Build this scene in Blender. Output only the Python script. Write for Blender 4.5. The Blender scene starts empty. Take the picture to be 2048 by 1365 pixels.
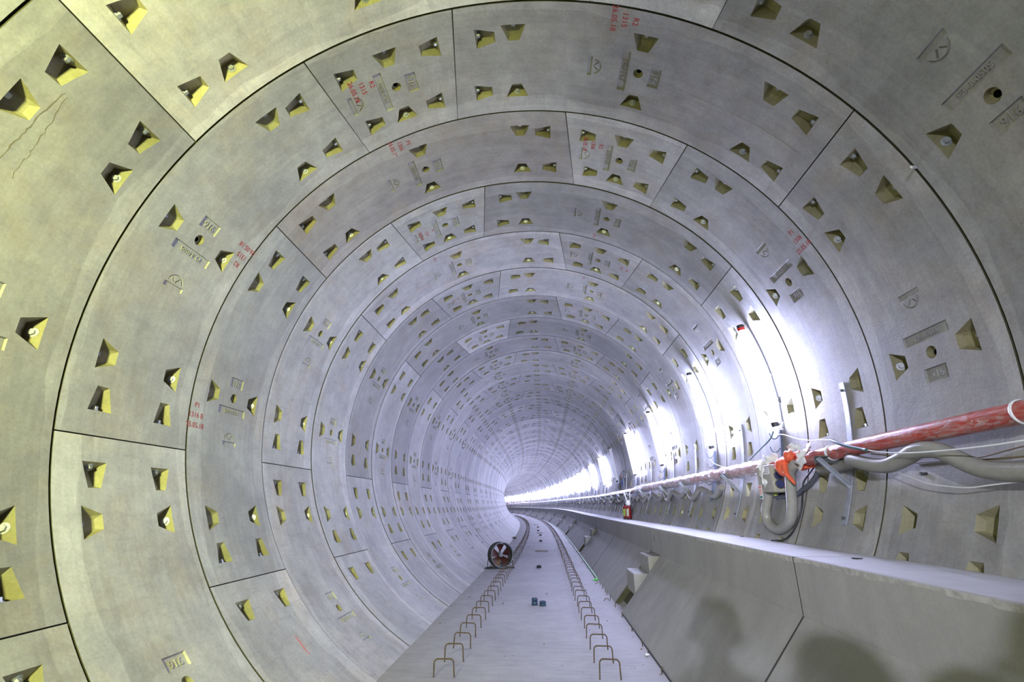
import bpy, math, random
import numpy as np
from mathutils import Vector, Matrix, geometry

# ---------------------------------------------------------------- tunnel axis
R = 2.75            # inner radius of the lining
W = 1.09807         # ring width along the axis
S0 = 2.63509        # first joint seen fully in view
FZ = -2.4096        # floor level
BZ = -1.2899        # top of the walkway
BA = 1.8657         # walkway edge
KN = [0.0, 8.7766, 20.4787, 35.1064, 58.5106, 117.0213]
KH = [0.0, -0.000581, 0.00163, 0.002811, 0.0020, 0.0032]
KV = [0.0, -0.000609, 0.001075, -0.000481, 0.0, 0.0]
DS = 0.14628
SS = np.arange(901) * DS
HH = np.cumsum(np.interp(SS, KN, KH)) * DS
VV = 0.008063 + np.cumsum(np.interp(SS, KN, KV)) * DS
PX = np.cumsum(-np.sin(HH)) * DS; PY = np.cumsum(np.cos(HH)) * DS; PZ = np.cumsum(VV) * DS
PX -= PX[0]; PY -= PY[0]; PZ -= PZ[0]

def head(s): return float(np.interp(s, SS, HH))

def F(s, a, z):
    """Point at distance s along the tunnel, a metres to the side of the axis, z above it."""
    if s < 0:
        return Vector((a, s, z + 0.008063 * s))
    h = head(s)
    return Vector((np.interp(s, SS, PX) + a * math.cos(h), np.interp(s, SS, PY) + a * math.sin(h), np.interp(s, SS, PZ) + z))

# ---------------------------------------------------------------- camera, world, light, exposure
scene = bpy.context.scene
COL = scene.collection
cam_d = bpy.data.cameras.new('camera'); cam = bpy.data.objects.new('camera', cam_d); COL.objects.link(cam)
scene.camera = cam
cam_d.sensor_width = 36.0
cam_d.lens = 955.18 / 2048 * 36.0
cam_d.clip_start = 0.02; cam_d.clip_end = 400
yaw, pitch = 0.06466, 0.3398
cam.matrix_world = (Matrix.Translation((0.17735, 0, -0.95803)) @ Matrix.Rotation(yaw, 4, 'Z') @ Matrix.Rotation(math.pi / 2 + pitch, 4, 'X'))

world = bpy.data.worlds.new('world'); scene.world = world; world.use_nodes = True
wb = world.node_tree.nodes['Background']; wb.inputs[0].default_value = (0.62, 0.66, 0.80, 1); wb.inputs[1].default_value = 0.04

LAMP_EMIT = 345.0
LAMP_COL = (0.60, 0.625, 1.0)
FLOOD_W = 275.0
FLOOD_COL = (0.94, 1.0, 0.38)
FLOOD_POS = (-1.7, -1.25, 0.30)
COOL_POS = (-6.0, -2.2, 0.45)
ld = bpy.data.lights.new('work_light_beam', 'AREA'); ld.shape = 'DISK'; ld.size = 0.45; ld.energy = FLOOD_W; ld.color = FLOOD_COL
ld.spread = math.radians(110)
flood = bpy.data.objects.new('work_light_beam', ld)
_p = F(*FLOOD_POS); _t = F(1.6, -2.6, 0.2)
flood.matrix_world = Matrix.Translation(_p) @ (_t - _p).to_track_quat('-Z', 'Y').to_matrix().to_4x4()
COL.objects.link(flood)
ld = bpy.data.lights.new('cool_work_light_beam', 'AREA'); ld.shape = 'DISK'; ld.size = 0.11; ld.energy = 64.0; ld.color = (0.80, 0.82, 1.0); ld.spread = math.radians(44)
cool = bpy.data.objects.new('cool_work_light_beam', ld)
_p = F(*COOL_POS); _t = F(4.2, 1.75, -1.45)
cool.matrix_world = Matrix.Translation(_p) @ (_t - _p).to_track_quat('-Z', 'Y').to_matrix().to_4x4()
COL.objects.link(cool)

vs = scene.view_settings
vs.view_transform = 'Standard'; vs.look = 'None'; vs.gamma = 1.0; vs.use_curve_mapping = False
vs.exposure = 0.0
scene.display_settings.display_device = 'sRGB'
cy = scene.cycles
cy.use_denoising = True
cy.max_bounces = 8; cy.diffuse_bounces = 5; cy.glossy_bounces = 3; cy.transmission_bounces = 4; cy.transparent_max_bounces = 8
cy.sample_clamp_indirect = 6.0
cy.caustics_reflective = False; cy.caustics_refractive = False

rng = random.Random(11)

# ---------------------------------------------------------------- helpers
def tag(o, label=None, cat=None, group=None, kind=None):
    if label: o['label'] = label
    if cat: o['category'] = cat
    if group: o['group'] = group
    if kind: o['kind'] = kind
    return o

def empty(name, loc=(0, 0, 0), rz=0.0, parent=None):
    o = bpy.data.objects.new(name, None); COL.objects.link(o)
    o.empty_display_size = 0.1
    o.location = loc; o.rotation_euler = (0, 0, rz)
    if parent: o.parent = parent
    return o

class MB:
    def __init__(s): s.v = []; s.f = []; s.m = []; s.sm = []
    def add(s, vs_, fs, mi=0, smooth=False):
        b = len(s.v); s.v += [tuple(v) for v in vs_]
        for f in fs: s.f.append(tuple(b + i for i in f)); s.m.append(mi); s.sm.append(smooth)
        return s
    def box(s, c, d, M=None, mi=0, bev=0.0):
        x, y, z = (q / 2 for q in d)
        if bev <= 0:
            vs_ = [Vector((sx * x, sy * y, sz * z)) for sz in (-1, 1) for sy in (-1, 1) for sx in (-1, 1)]
            fs = [(0, 2, 3, 1), (4, 5, 7, 6), (0, 1, 5, 4), (2, 6, 7, 3), (0, 4, 6, 2), (1, 3, 7, 5)]
        else:
            b = bev; vs_ = []; 
            for sx in (-1, 1):
                for sy in (-1, 1):
                    for sz in (-1, 1):
                        vs_ += [Vector((sx * x, sy * (y - b), sz * (z - b))), Vector((sx * (x - b), sy * y, sz * (z - b))), Vector((sx * (x - b), sy * (y - b), sz * z))]
            def I(sx, sy, sz, k): return ((sx > 0) * 4 + (sy > 0) * 2 + (sz > 0)) * 3 + k
            fs = []
            for k, (a1, a2) in enumerate([(1, 2), (0, 2), (0, 1)]):
                for sg in (-1, 1):
                    q = []
                    for u, w in ((-1, -1), (1, -1), (1, 1), (-1, 1)):
                        t = [0, 0, 0]; t[k] = sg; t[a1] = u; t[a2] = w; q.append(I(*t, k))
                    fs.append(q)
            for k1, k2, k3 in ((0, 1, 2), (1, 2, 0), (0, 2, 1)):
                for s1 in (-1, 1):
                    for s2 in (-1, 1):
                        t = [0, 0, 0]; t[k1] = s1; t[k2] = s2
                        ta = t[:]; ta[k3] = -1; tb = t[:]; tb[k3] = 1
                        fs.append([I(*ta, k1), I(*tb, k1), I(*tb, k2), I(*ta, k2)])
            for sx in (-1, 1):
                for sy in (-1, 1):
                    for sz in (-1, 1): fs.append([I(sx, sy, sz, 0), I(sx, sy, sz, 1), I(sx, sy, sz, 2)])
        c = Vector(c)
        vs_ = [(M @ v if M else v) + c for v in vs_]
        return s.add(vs_, fs, mi)
    def cyl(s, p0, p1, r0, r1=None, n=12, mi=0, caps=True, smooth=True):
        p0 = Vector(p0); p1 = Vector(p1); r1 = r0 if r1 is None else r1
        d = (p1 - p0).normalized(); q = d.to_track_quat('Z', 'Y')
        vs_ = []
        for p, r in ((p0, r0), (p1, r1)):
            for i in range(n):
                t = 2 * math.pi * i / n; vs_.append(p + q @ Vector((r * math.cos(t), r * math.sin(t), 0)))
        s.add(vs_, [(i, (i + 1) % n, n + (i + 1) % n, n + i) for i in range(n)], mi, smooth)
        if caps: s.add(vs_, [tuple(range(n - 1, -1, -1)), tuple(range(n, 2 * n))], mi)
        return s
    def tube(s, pts, r, n=8, mi=0, caps=True, closed=False):
        """Swept tube; r a number or one per point."""
        pts = [Vector(p) for p in pts]; N = len(pts)
        rs = r if hasattr(r, '__len__') else [r] * N
        vs_ = []; up = None
        for i, p in enumerate(pts):
            if closed: t = pts[(i + 1) % N] - pts[i - 1]
            else: t = pts[min(i + 1, N - 1)] - pts[max(i - 1, 0)]
            t.normalize()
            if up is None: up = Vector((0, 0, 1)) if abs(t.z) < .9 else Vector((1, 0, 0))
            x = t.cross(up); 
            if x.length < 1e-5: x = t.cross(Vector((0.3, 1, 0.2)))
            x.normalize(); up = x.cross(t).normalized()
            for k in range(n):
                a = 2 * math.pi * k / n; vs_.append(p + (x * math.cos(a) + up * math.sin(a)) * rs[i])
        M_ = N if closed else N - 1
        fs = [(i * n + k, i * n + (k + 1) % n, ((i + 1) % N) * n + (k + 1) % n, ((i + 1) % N) * n + k) for i in range(M_) for k in range(n)]
        s.add(vs_, fs, mi, True)
        if caps and not closed: s.add(vs_, [tuple(range(n - 1, -1, -1)), tuple(range((N - 1) * n, N * n))], mi)
        return s
    def lathe(s, prof, M=None, n=24, mi=0, smooth=True, a0=0, a1=2 * math.pi):
        """prof: (r, z) list, revolved about Z then moved by M."""
        M = M or Matrix.Identity(4); full = abs(a1 - a0 - 2 * math.pi) < 1e-6
        m = n if full else n + 1; vs_ = []
        for r, z in prof:
            for k in range(m):
                a = a0 + (a1 - a0) * k / n; vs_.append(M @ Vector((r * math.cos(a), r * math.sin(a), z)))
        fs = [(i * m + k, i * m + (k + 1) % m, (i + 1) * m + (k + 1) % m, (i + 1) * m + k) for i in range(len(prof) - 1) for k in range(n)]
        return s.add(vs_, fs, mi, smooth)
    def mesh(s, name, mats):
        me = bpy.data.meshes.new(name); me.from_pydata(s.v, [], s.f)
        for m in (mats if isinstance(mats, (list, tuple)) else [mats]): me.materials.append(m)
        me.polygons.foreach_set('material_index', s.m); me.polygons.foreach_set('use_smooth', s.sm)
        me.update(); return me
    def build(s, name, mats, parent=None, keep_world=True):
        return link(name, s.mesh(name, mats), parent, keep_world)

def link(name, me, parent=None, world_coords=False):
    o = bpy.data.objects.new(name, me); COL.objects.link(o)
    if parent:
        o.parent = parent
    return o

def copy_tree(o, parent=None):
    c = o.copy(); COL.objects.link(c)
    if parent: c.parent = parent
    for ch in list(o.children): copy_tree(ch, c)
    return c

def catmull(P, n=8):
    P = [Vector(p) for p in P]; P = [P[0] * 2 - P[1]] + P + [P[-1] * 2 - P[-2]]; out = []
    for i in range(1, len(P) - 2):
        for k in range(n):
            t = k / n; a, b, c, d = P[i - 1], P[i], P[i + 1], P[i + 2]
            out.append(0.5 * ((2 * b) + (c - a) * t + (2 * a - 5 * b + 4 * c - d) * t * t + (3 * b - a - 3 * c + d) * t ** 3))
    out.append(P[-2]); return out

# ---------------------------------------------------------------- materials
def newmat(name):
    m = bpy.data.materials.new(name); m.use_nodes = True
    return m, m.node_tree.nodes, m.node_tree.links, m.node_tree.nodes['Principled BSDF']

def simple(name, col, rough=0.6, metal=0.0, noise=0.0, nscale=20, bump=0.0, spec=0.5):
    m, N, L, B = newmat(name)
    B.inputs['Base Color'].default_value = (*col, 1); B.inputs['Roughness'].default_value = rough
    B.inputs['Metallic'].default_value = metal; B.inputs['Specular IOR Level'].default_value = spec
    if noise or bump:
        t = N.new('ShaderNodeTexCoord'); n = N.new('ShaderNodeTexNoise'); n.inputs['Scale'].default_value = nscale; n.inputs['Detail'].default_value = 4
        L.new(t.outputs['Object'], n.inputs['Vector'])
        if noise:
            r = N.new('ShaderNodeMapRange'); r.inputs[1].default_value = .3; r.inputs[2].default_value = .7; r.inputs[3].default_value = 1 - noise; r.inputs[4].default_value = 1 + noise
            L.new(n.outputs[0], r.inputs[0])
            v = N.new('ShaderNodeVectorMath'); v.operation = 'SCALE'; v.inputs[0].default_value = col; L.new(r.outputs[0], v.inputs['Scale']); L.new(v.outputs[0], B.inputs['Base Color'])
        if bump:
            b = N.new('ShaderNodeBump'); b.inputs['Strength'].default_value = bump; b.inputs['Distance'].default_value = 0.01; L.new(n.outputs[0], b.inputs['Height']); L.new(b.outputs[0], B.inputs['Normal'])
    return m

def emit(name, col, strength):
    m, N, L, B = newmat(name)
    B.inputs['Base Color'].default_value = (0.8, 0.8, 0.8, 1)
    B.inputs['Emission Color'].default_value = (*col, 1); B.inputs['Emission Strength'].default_value = strength
    return m

def math_node(N, L, op, a, b=None, clamp=False):
    n = N.new('ShaderNodeMath'); n.operation = op; n.use_clamp = clamp
    for i, v in enumerate((a, b)):
        if v is None: continue
        if isinstance(v, (int, float)): n.inputs[i].default_value = v
        else: L.new(v, n.inputs[i])
    return n.outputs[0]

def ramp(N, L, src, a, b, c, d):
    r = N.new('ShaderNodeMapRange'); r.clamp = True
    for i, v in ((1, a), (2, b), (3, c), (4, d)): r.inputs[i].default_value = v
    L.new(src, r.inputs[0]); return r.outputs[0]

def noise(N, L, vec, scale, detail=3, w=None, rough=0.55, dist=0.0):
    n = N.new('ShaderNodeTexNoise'); n.noise_dimensions = '4D' if w is not None else '3D'
    n.inputs['Scale'].default_value = scale; n.inputs['Detail'].default_value = detail; n.inputs['Roughness'].default_value = rough; n.inputs['Distortion'].default_value = dist
    L.new(vec, n.inputs['Vector'])
    if w is not None: L.new(w, n.inputs['W'])
    return n.outputs[0]

def scaled(N, L, vec, sc):
    m = N.new('ShaderNodeMapping'); m.inputs['Scale'].default_value = sc; L.new(vec, m.inputs['Vector']); return m.outputs[0]

def mixc(N, L, fac, a, b, mode='MIX'):
    m = N.new('ShaderNodeMix'); m.data_type = 'RGBA'; m.blend_type = mode
    if isinstance(fac, (int, float)): m.inputs[0].default_value = fac
    else: L.new(fac, m.inputs[0])
    for i, v in ((6, a), (7, b)):
        if isinstance(v, tuple): m.inputs[i].default_value = (*v, 1)
        else: L.new(v, m.inputs[i])
    return m.outputs[2]

def lining_material(name, tint=(1, 1, 1), attr=False, pocket=False):
    m, N, L, B = newmat(name)
    tc = N.new('ShaderNodeTexCoord'); oi = N.new('ShaderNodeObjectInfo')
    obj = tc.outputs['Object']
    w = math_node(N, L, 'MULTIPLY', oi.outputs['Random'], 60.0)
    if attr:
        at = N.new('ShaderNodeAttribute'); at.attribute_name = 'tone'; basecol = at.outputs['Color']
    else:
        basecol = oi.outputs['Color']
    big = noise(N, L, obj, 1.1, 3, w); mid = noise(N, L, obj, 6, 5, w, .65); fine = noise(N, L, obj, 55, 3, w, .7)
    streak = noise(N, L, scaled(N, L, obj, (14, 2.2, 14)), 1.6, 4, w, .6)
    hoop = noise(N, L, scaled(N, L, obj, (1.0, 16, 1.0)), 1.5, 3, w, .6)
    v = math_node(N, L, 'MULTIPLY', ramp(N, L, big, .3, .7, .78, 1.16), ramp(N, L, mid, .3, .7, .80, 1.16))
    v = math_node(N, L, 'MULTIPLY', v, ramp(N, L, fine, .3, .7, .88, 1.10))
    v = math_node(N, L, 'MULTIPLY', v, ramp(N, L, hoop, .3, .7, .91, 1.08))
    # paler washed band along the two ring edges, width differs from piece to piece
    sep = N.new('ShaderNodeSeparateXYZ'); L.new(obj, sep.inputs[0])
    r1 = math_node(N, L, 'FRACT', math_node(N, L, 'MULTIPLY', oi.outputs['Random'], 17.3))
    r2 = math_node(N, L, 'FRACT', math_node(N, L, 'MULTIPLY', oi.outputs['Random'], 41.7))
    wob = ramp(N, L, big, .3, .7, -.06, .06)
    y = math_node(N, L, 'ADD', sep.outputs[1], wob)
    far_ = math_node(N, L, 'GREATER_THAN', y, ramp(N, L, r1, 0, 1, .90, 1.02))
    near_ = math_node(N, L, 'LESS_THAN', y, ramp(N, L, r2, 0, 1, .0, .2))
    band = math_node(N, L, 'MAXIMUM', far_, near_)
    v = math_node(N, L, 'MULTIPLY', v, math_node(N, L, 'ADD', math_node(N, L, 'MULTIPLY', band, .20), 1.0))
    # small pores
    vo = N.new('ShaderNodeTexVoronoi'); vo.inputs['Scale'].default_value = 16; vo.inputs['Randomness'].default_value = 1; L.new(obj, vo.inputs['Vector'])
    pore = math_node(N, L, 'MULTIPLY', math_node(N, L, 'LESS_THAN', vo.outputs['Distance'], .055), math_node(N, L, 'GREATER_THAN', mid, .56))
    v = math_node(N, L, 'MULTIPLY', v, math_node(N, L, 'SUBTRACT', 1.0, math_node(N, L, 'MULTIPLY', pore, .35)))
    c = N.new('ShaderNodeVectorMath'); c.operation = 'SCALE'; L.new(basecol, c.inputs[0]); L.new(v, c.inputs['Scale'])
    brown = ramp(N, L, noise(N, L, obj, 2.3, 5, w, .7, .6), .48, .72, 0, .60)
    col = mixc(N, L, brown, c.outputs[0], mixc(N, L, 1.0, c.outputs[0], (1.0, .86, .68), 'MULTIPLY'))
    dark = ramp(N, L, streak, .54, .72, 0, .28)
    col = mixc(N, L, dark, col, (.20, .19, .175))
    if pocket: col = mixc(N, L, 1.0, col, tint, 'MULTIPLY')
    L.new(col, B.inputs['Base Color'])
    L.new(ramp(N, L, mid, .3, .7, .52, .72), B.inputs['Roughness']); B.inputs['Specular IOR Level'].default_value = .35
    b = N.new('ShaderNodeBump'); b.inputs['Strength'].default_value = .35; b.inputs['Distance'].default_value = .004
    hgt = math_node(N, L, 'ADD', fine, math_node(N, L, 'MULTIPLY', mid, 1.5)); L.new(hgt, b.inputs['Height']); L.new(b.outputs[0], B.inputs['Normal'])
    return m

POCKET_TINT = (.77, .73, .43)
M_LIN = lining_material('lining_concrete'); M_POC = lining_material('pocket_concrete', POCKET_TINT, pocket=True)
M_LINA = lining_material('lining_concrete_far', attr=True); M_POCA = lining_material('pocket_concrete_far', POCKET_TINT, attr=True, pocket=True)
M_HOLE = simple('grout_hole_plastic', (.012, .012, .013), .5)
M_SEAL = simple('joint_seal', (.060, .057, .030), .8)
M_RED = simple('stencil_red', (.30, .03, .025), .8)
M_STEEL = simple('zinc_steel', (.36, .38, .40), .42, .55, .12, 30)
M_GALV = simple('galvanised_strip', (.42, .45, .50), .45, .55, .15, 12)
M_DSTEEL = simple('dull_bracket_steel', (.13, .15, .15), .42, .5, .2, 20)
M_RUST = simple('rusty_rebar', (.105, .075, .045), .8, .2, .3, 60, .3)
M_BLACK = simple('black_plastic', (.02, .02, .022), .45)
M_WHITEP = simple('white_plastic', (.75, .76, .78), .4)
M_REDCAP = simple('red_cap', (.70, .02, .015), .4)
M_TUBE = emit('lamp_tube_glow', LAMP_COL, LAMP_EMIT)
M_TUBEOFF = simple('unlit_tube', (.80, .82, .86), .15, 0)
M_PIPE = simple('red_pipe_paint', (.42, .032, .010), .35, 0, .15, 14)
M_HOSE = simple('grey_corrugated_plastic', (.30, .295, .27), .35, 0, .08, 20)
M_CONDUIT = simple('dark_grey_conduit', (.09, .10, .12), .4)
M_BOX = simple('beige_box_plastic', (.36, .345, .28), .5, 0, .08, 20)
M_BLUE = simple('blue_socket', (.012, .02, .09), .35)
M_ORANGE = simple('orange_bag', (.72, .12, .05), .45, 0, .15, 40, .5)
M_LABEL = simple('paper_label', (.75, .75, .70), .6)
M_CABW = simple('white_cable', (.72, .74, .74), .4)
M_CABB = simple('brown_cable', (.17, .13, .07), .5)
M_CABG = simple('green_cable', (.04, .10, .10), .4)
M_EXT = simple('extinguisher_red', (.22, .010, .014), .3)
M_YG = simple('yellow_green_label', (.36, .46, .07), .5)
M_CREAM = simple('cream_label', (.50, .50, .32), .5)
M_FANB = simple('fan_casing_paint', (.035, .042, .032), .45, .2, .2, 20)
M_BLADE = simple('fan_blade_red', (.065, .018, .016), .45, .1)
M_HUB = simple('fan_hub', (.25, .28, .33), .4, .4)
M_COUP = simple('blue_pipe_plastic', (.018, .05, .10), .45)
M_RUB = simple('black_rubber', (.02, .02, .022), .8)
M_WOOD = simple('weathered_wood', (.16, .13, .09), .8, 0, .2, 60)
M_GREEN = simple('pale_green_cord', (.30, .50, .33), .55, 0, .3, 30)
M_BGREEN = simple('bright_green_scrap', (.10, .60, .10), .5)
M_SIGN = simple('sign_board', (.22, .27, .33), .5)
M_SIGNB = simple('sign_blue', (.01, .06, .45), .4)
M_SIGNR = simple('sign_red', (.6, .03, .03), .4)

def film_material(name, alpha_lo, alpha_hi, col):
    m, N, L, B = newmat(name)
    tc = N.new('ShaderNodeTexCoord'); o = tc.outputs['Object']
    n1 = noise(N, L, scaled(N, L, o, (22, 8, 40)), 1.0, 5, None, .7, 1.5); n2 = noise(N, L, o, 5, 3)
    a = math_node(N, L, 'MULTIPLY', ramp(N, L, n1, .40, .68, alpha_lo, alpha_hi), ramp(N, L, n2, .3, .6, .55, 1.0))
    B.inputs['Base Color'].default_value = (*col, 1); B.inputs['Roughness'].default_value = .18
    L.new(a, B.inputs['Alpha'])
    b = N.new('ShaderNodeBump'); b.inputs['Strength'].default_value = .9; b.inputs['Distance'].default_value = .012; L.new(n1, b.inputs['Height']); L.new(b.outputs[0], B.inputs['Normal'])
    return m
M_FILM = film_material('clear_film', .03, .55, (.75, .68, .66))
M_FILMW = film_material('milky_film', .46, .98, (.82, .80, .83))

def floor_material():
    m, N, L, B = newmat('floor_concrete')
    uv = N.new('ShaderNodeUVMap'); uv.uv_map = 'UVMap'; o = uv.outputs[0]
    big = noise(N, L, o, .9, 4); mid = noise(N, L, o, 5, 5, None, .7); fine = noise(N, L, o, 60, 3, None, .7)
    brush = noise(N, L, scaled(N, L, o, (1.2, 13, 1)), 1.6, 5, None, .65)
    v = math_node(N, L, 'MULTIPLY', ramp(N, L, big, .3, .7, .90, 1.08), ramp(N, L, mid, .25, .75, .88, 1.09))
    v = math_node(N, L, 'MULTIPLY', v, ramp(N, L, brush, .3, .7, .88, 1.08)); v = math_node(N, L, 'MULTIPLY', v, ramp(N, L, fine, .3, .7, .93, 1.05))
    c = N.new('ShaderNodeVectorMath'); c.operation = 'SCALE'; c.inputs[0].default_value = (.355, .35, .36); L.new(v, c.inputs['Scale'])
    sep = N.new('ShaderNodeSeparateXYZ'); L.new(o, sep.inputs[0])
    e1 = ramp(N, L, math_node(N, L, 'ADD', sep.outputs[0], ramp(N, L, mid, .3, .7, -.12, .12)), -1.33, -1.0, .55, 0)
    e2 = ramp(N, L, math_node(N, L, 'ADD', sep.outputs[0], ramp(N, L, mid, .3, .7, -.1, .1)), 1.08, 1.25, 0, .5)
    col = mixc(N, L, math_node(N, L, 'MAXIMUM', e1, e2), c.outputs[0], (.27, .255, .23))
    vo = N.new('ShaderNodeTexVoronoi'); vo.inputs['Scale'].default_value = 5; L.new(o, vo.inputs['Vector'])
    col = mixc(N, L, math_node(N, L, 'LESS_THAN', vo.outputs['Distance'], .05), col, (.16, .13, .11))
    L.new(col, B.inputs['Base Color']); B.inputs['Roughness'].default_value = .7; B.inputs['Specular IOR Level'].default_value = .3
    b = N.new('ShaderNodeBump'); b.inputs['Strength'].default_value = .5; b.inputs['Distance'].default_value = .008
    L.new(math_node(N, L, 'ADD', brush, fine), b.inputs['Height']); L.new(b.outputs[0], B.inputs['Normal'])
    return m
M_FLOOR = floor_material()

def walkway_material():
    m, N, L, B = newmat('walkway_concrete')
    tc = N.new('ShaderNodeTexCoord'); o = tc.outputs['Object']
    big = noise(N, L, o, .8, 4); mid = noise(N, L, o, 5, 5, None, .7); fine = noise(N, L, o, 70, 3, None, .7)
    drip = noise(N, L, scaled(N, L, o, (3, 3, .5)), 1.5, 4, None, .6)
    v = math_node(N, L, 'MULTIPLY', ramp(N, L, big, .3, .7, .88, 1.08), ramp(N, L, mid, .25, .75, .90, 1.07))
    v = math_node(N, L, 'MULTIPLY', v, ramp(N, L, drip, .3, .7, .88, 1.05)); v = math_node(N, L, 'MULTIPLY', v, ramp(N, L, fine, .3, .7, .94, 1.05))
    c = N.new('ShaderNodeVectorMath'); c.operation = 'SCALE'; c.inputs[0].default_value = (.31, .305, .29); L.new(v, c.inputs['Scale'])
    L.new(c.outputs[0], B.inputs['Base Color']); B.inputs['Roughness'].default_value = .68; B.inputs['Specular IOR Level'].default_value = .3
    b = N.new('ShaderNodeBump'); b.inputs['Strength'].default_value = .3; b.inputs['Distance'].default_value = .004
    L.new(math_node(N, L, 'ADD', mid, fine), b.inputs['Height']); L.new(b.outputs[0], B.inputs['Normal'])
    return m
M_WALK = walkway_material()
M_WALKTOP = simple('walkway_top_dusty', (.46, .455, .46), .75, 0, .08, 6, .2)

# ---------------------------------------------------------------- lining segments
DEG = math.pi / 180
def text_mesh(s, size, ext=0.0):
    cu = bpy.data.curves.new('t', 'FONT'); cu.body = s; cu.size = size; cu.align_x = 'CENTER'; cu.align_y = 'CENTER'; cu.resolution_u = 2; cu.extrude = ext; cu.offset = 0 if ext else .0010
    o = bpy.data.objects.new('t', cu); COL.objects.link(o)
    dg = bpy.context.evaluated_depsgraph_get(); me = bpy.data.meshes.new_from_object(o.evaluated_get(dg))
    V = [tuple(v.co) for v in me.vertices]; Fc = [tuple(p.vertices) for p in me.polygons]
    bpy.data.objects.remove(o); bpy.data.curves.remove(cu); bpy.data.meshes.remove(me)
    return V, Fc
_tc = {}
def text_cached(s, size, ext=0.0):
    if (s, size, ext) not in _tc: _tc[(s, size, ext)] = text_mesh(s, size, ext)
    return _tc[(s, size, ext)]

class Feature:
    """A sunk shape in the unrolled surface: x = arc length, y = along the tunnel. faces: [(pts3, material)] with pts (x, y, depth)."""
    def __init__(s, outline, verts, faces, mats): s.o = outline; s.v = verts; s.f = faces; s.m = mats
    def local(s, x, y):
        for f, m in zip(s.f, s.m):
            P = [s.v[i] for i in f]
            for k in range(1, len(P) - 1):
                a, b, c = P[0], P[k], P[k + 1]
                d = (b[0] - a[0]) * (c[1] - a[1]) - (c[0] - a[0]) * (b[1] - a[1])
                if abs(d) < 1e-12: continue
                u = ((x - a[0]) * (c[1] - a[1]) - (c[0] - a[0]) * (y - a[1])) / d
                w = ((b[0] - a[0]) * (y - a[1]) - (x - a[0]) * (b[1] - a[1])) / d
                if u > -1e-4 and w > -1e-4 and u + w < 1.0001: return a[2] + u * (b[2] - a[2]) + w * (c[2] - a[2]), m
        return None

def pocket(x, y, dx, dy, L_, w1, w0):
    """Bolt pocket: wide end at distance L_/2 from the centre along (dx, dy), with the bolt face there."""
    px_, py_ = -dy, dx
    def P(p, q_, d): return (x + dx * p + px_ * q_, y + dy * p + py_ * q_, d)
    h = L_ / 2
    v = [P(h, w1, 0), P(-h, w0, 0), P(-h, -w0, 0), P(h, -w1, 0),
         P(h - .034, w1 * .50, .085), P(-h + .022, w0 * .62, .036), P(-h + .022, -w0 * .62, .036), P(h - .034, -w1 * .50, .085)]
    f = [(0, 1, 5, 4), (1, 2, 6, 5), (2, 3, 7, 6), (3, 0, 4, 7), (4, 5, 6, 7)]
    ft = Feature([0, 1, 2, 3], v, f, [1] * 5)
    c = P(h - .017, 0, .044); n = (-dx * .085, -dy * .085, -.034)   # bolt on the steep face
    return ft, (c, n)

def rectf(x0, x1, y0, y1, d, mat=0, b=.004):
    v = [(x0, y0, 0), (x1, y0, 0), (x1, y1, 0), (x0, y1, 0), (x0 + b, y0 + b, d), (x1 - b, y0 + b, d), (x1 - b, y1 - b, d), (x0 + b, y1 - b, d)]
    return Feature([0, 1, 2, 3], v, [(0, 1, 5, 4), (1, 2, 6, 5), (2, 3, 7, 6), (3, 0, 4, 7), (4, 5, 6, 7)], [mat] * 5)

def quadf(P, d, mat=0):
    c = (sum(p[0] for p in P) / 4, sum(p[1] for p in P) / 4)
    v = [(p[0], p[1], 0) for p in P] + [(p[0] * .72 + c[0] * .28, p[1] * .72 + c[1] * .28, d) for p in P]
    return Feature([0, 1, 2, 3], v, [(0, 1, 5, 4), (1, 2, 6, 5), (2, 3, 7, 6), (3, 0, 4, 7), (4, 5, 6, 7)], [mat] * 5)

def holef(x, y, n=16):
    rs = [(.043, 0), (.036, .030), (.021, .032), (.019, .10)]
    v = [(x + r * math.cos(2 * math.pi * i / n), y + r * math.sin(2 * math.pi * i / n), d) for r, d in rs for i in range(n)]
    f = []; m = []
    for j, mt in ((0, 1), (1, 1), (2, 2)):
        for i in range(n): f.append((j * n + i, j * n + (i + 1) % n, (j + 1) * n + (i + 1) % n, (j + 1) * n + i)); m.append(mt)
    f.append(tuple(3 * n + i for i in range(n))); m.append(2)
    return Feature(list(range(n)), v, f, m)

def arcf(cx, cy, r, w, a0, a1, d, n=10):
    v = []; f = []
    for i in range(n + 1):
        a = a0 + (a1 - a0) * i / n
        for rr, dd in ((r + w / 2, 0), (r, d), (r - w / 2, 0)): v.append((cx + rr * math.cos(a), cy + rr * math.sin(a), dd if 0 < i < n else 0))
    for i in range(n):
        b = i * 3; f += [(b, b + 3, b + 4, b + 1), (b + 1, b + 4, b + 5, b + 2)]
    out = [3 * i for i in range(n + 1)] + [3 * i + 2 for i in range(n, -1, -1)]
    return Feature(out, v, f, [0] * len(f))

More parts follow.
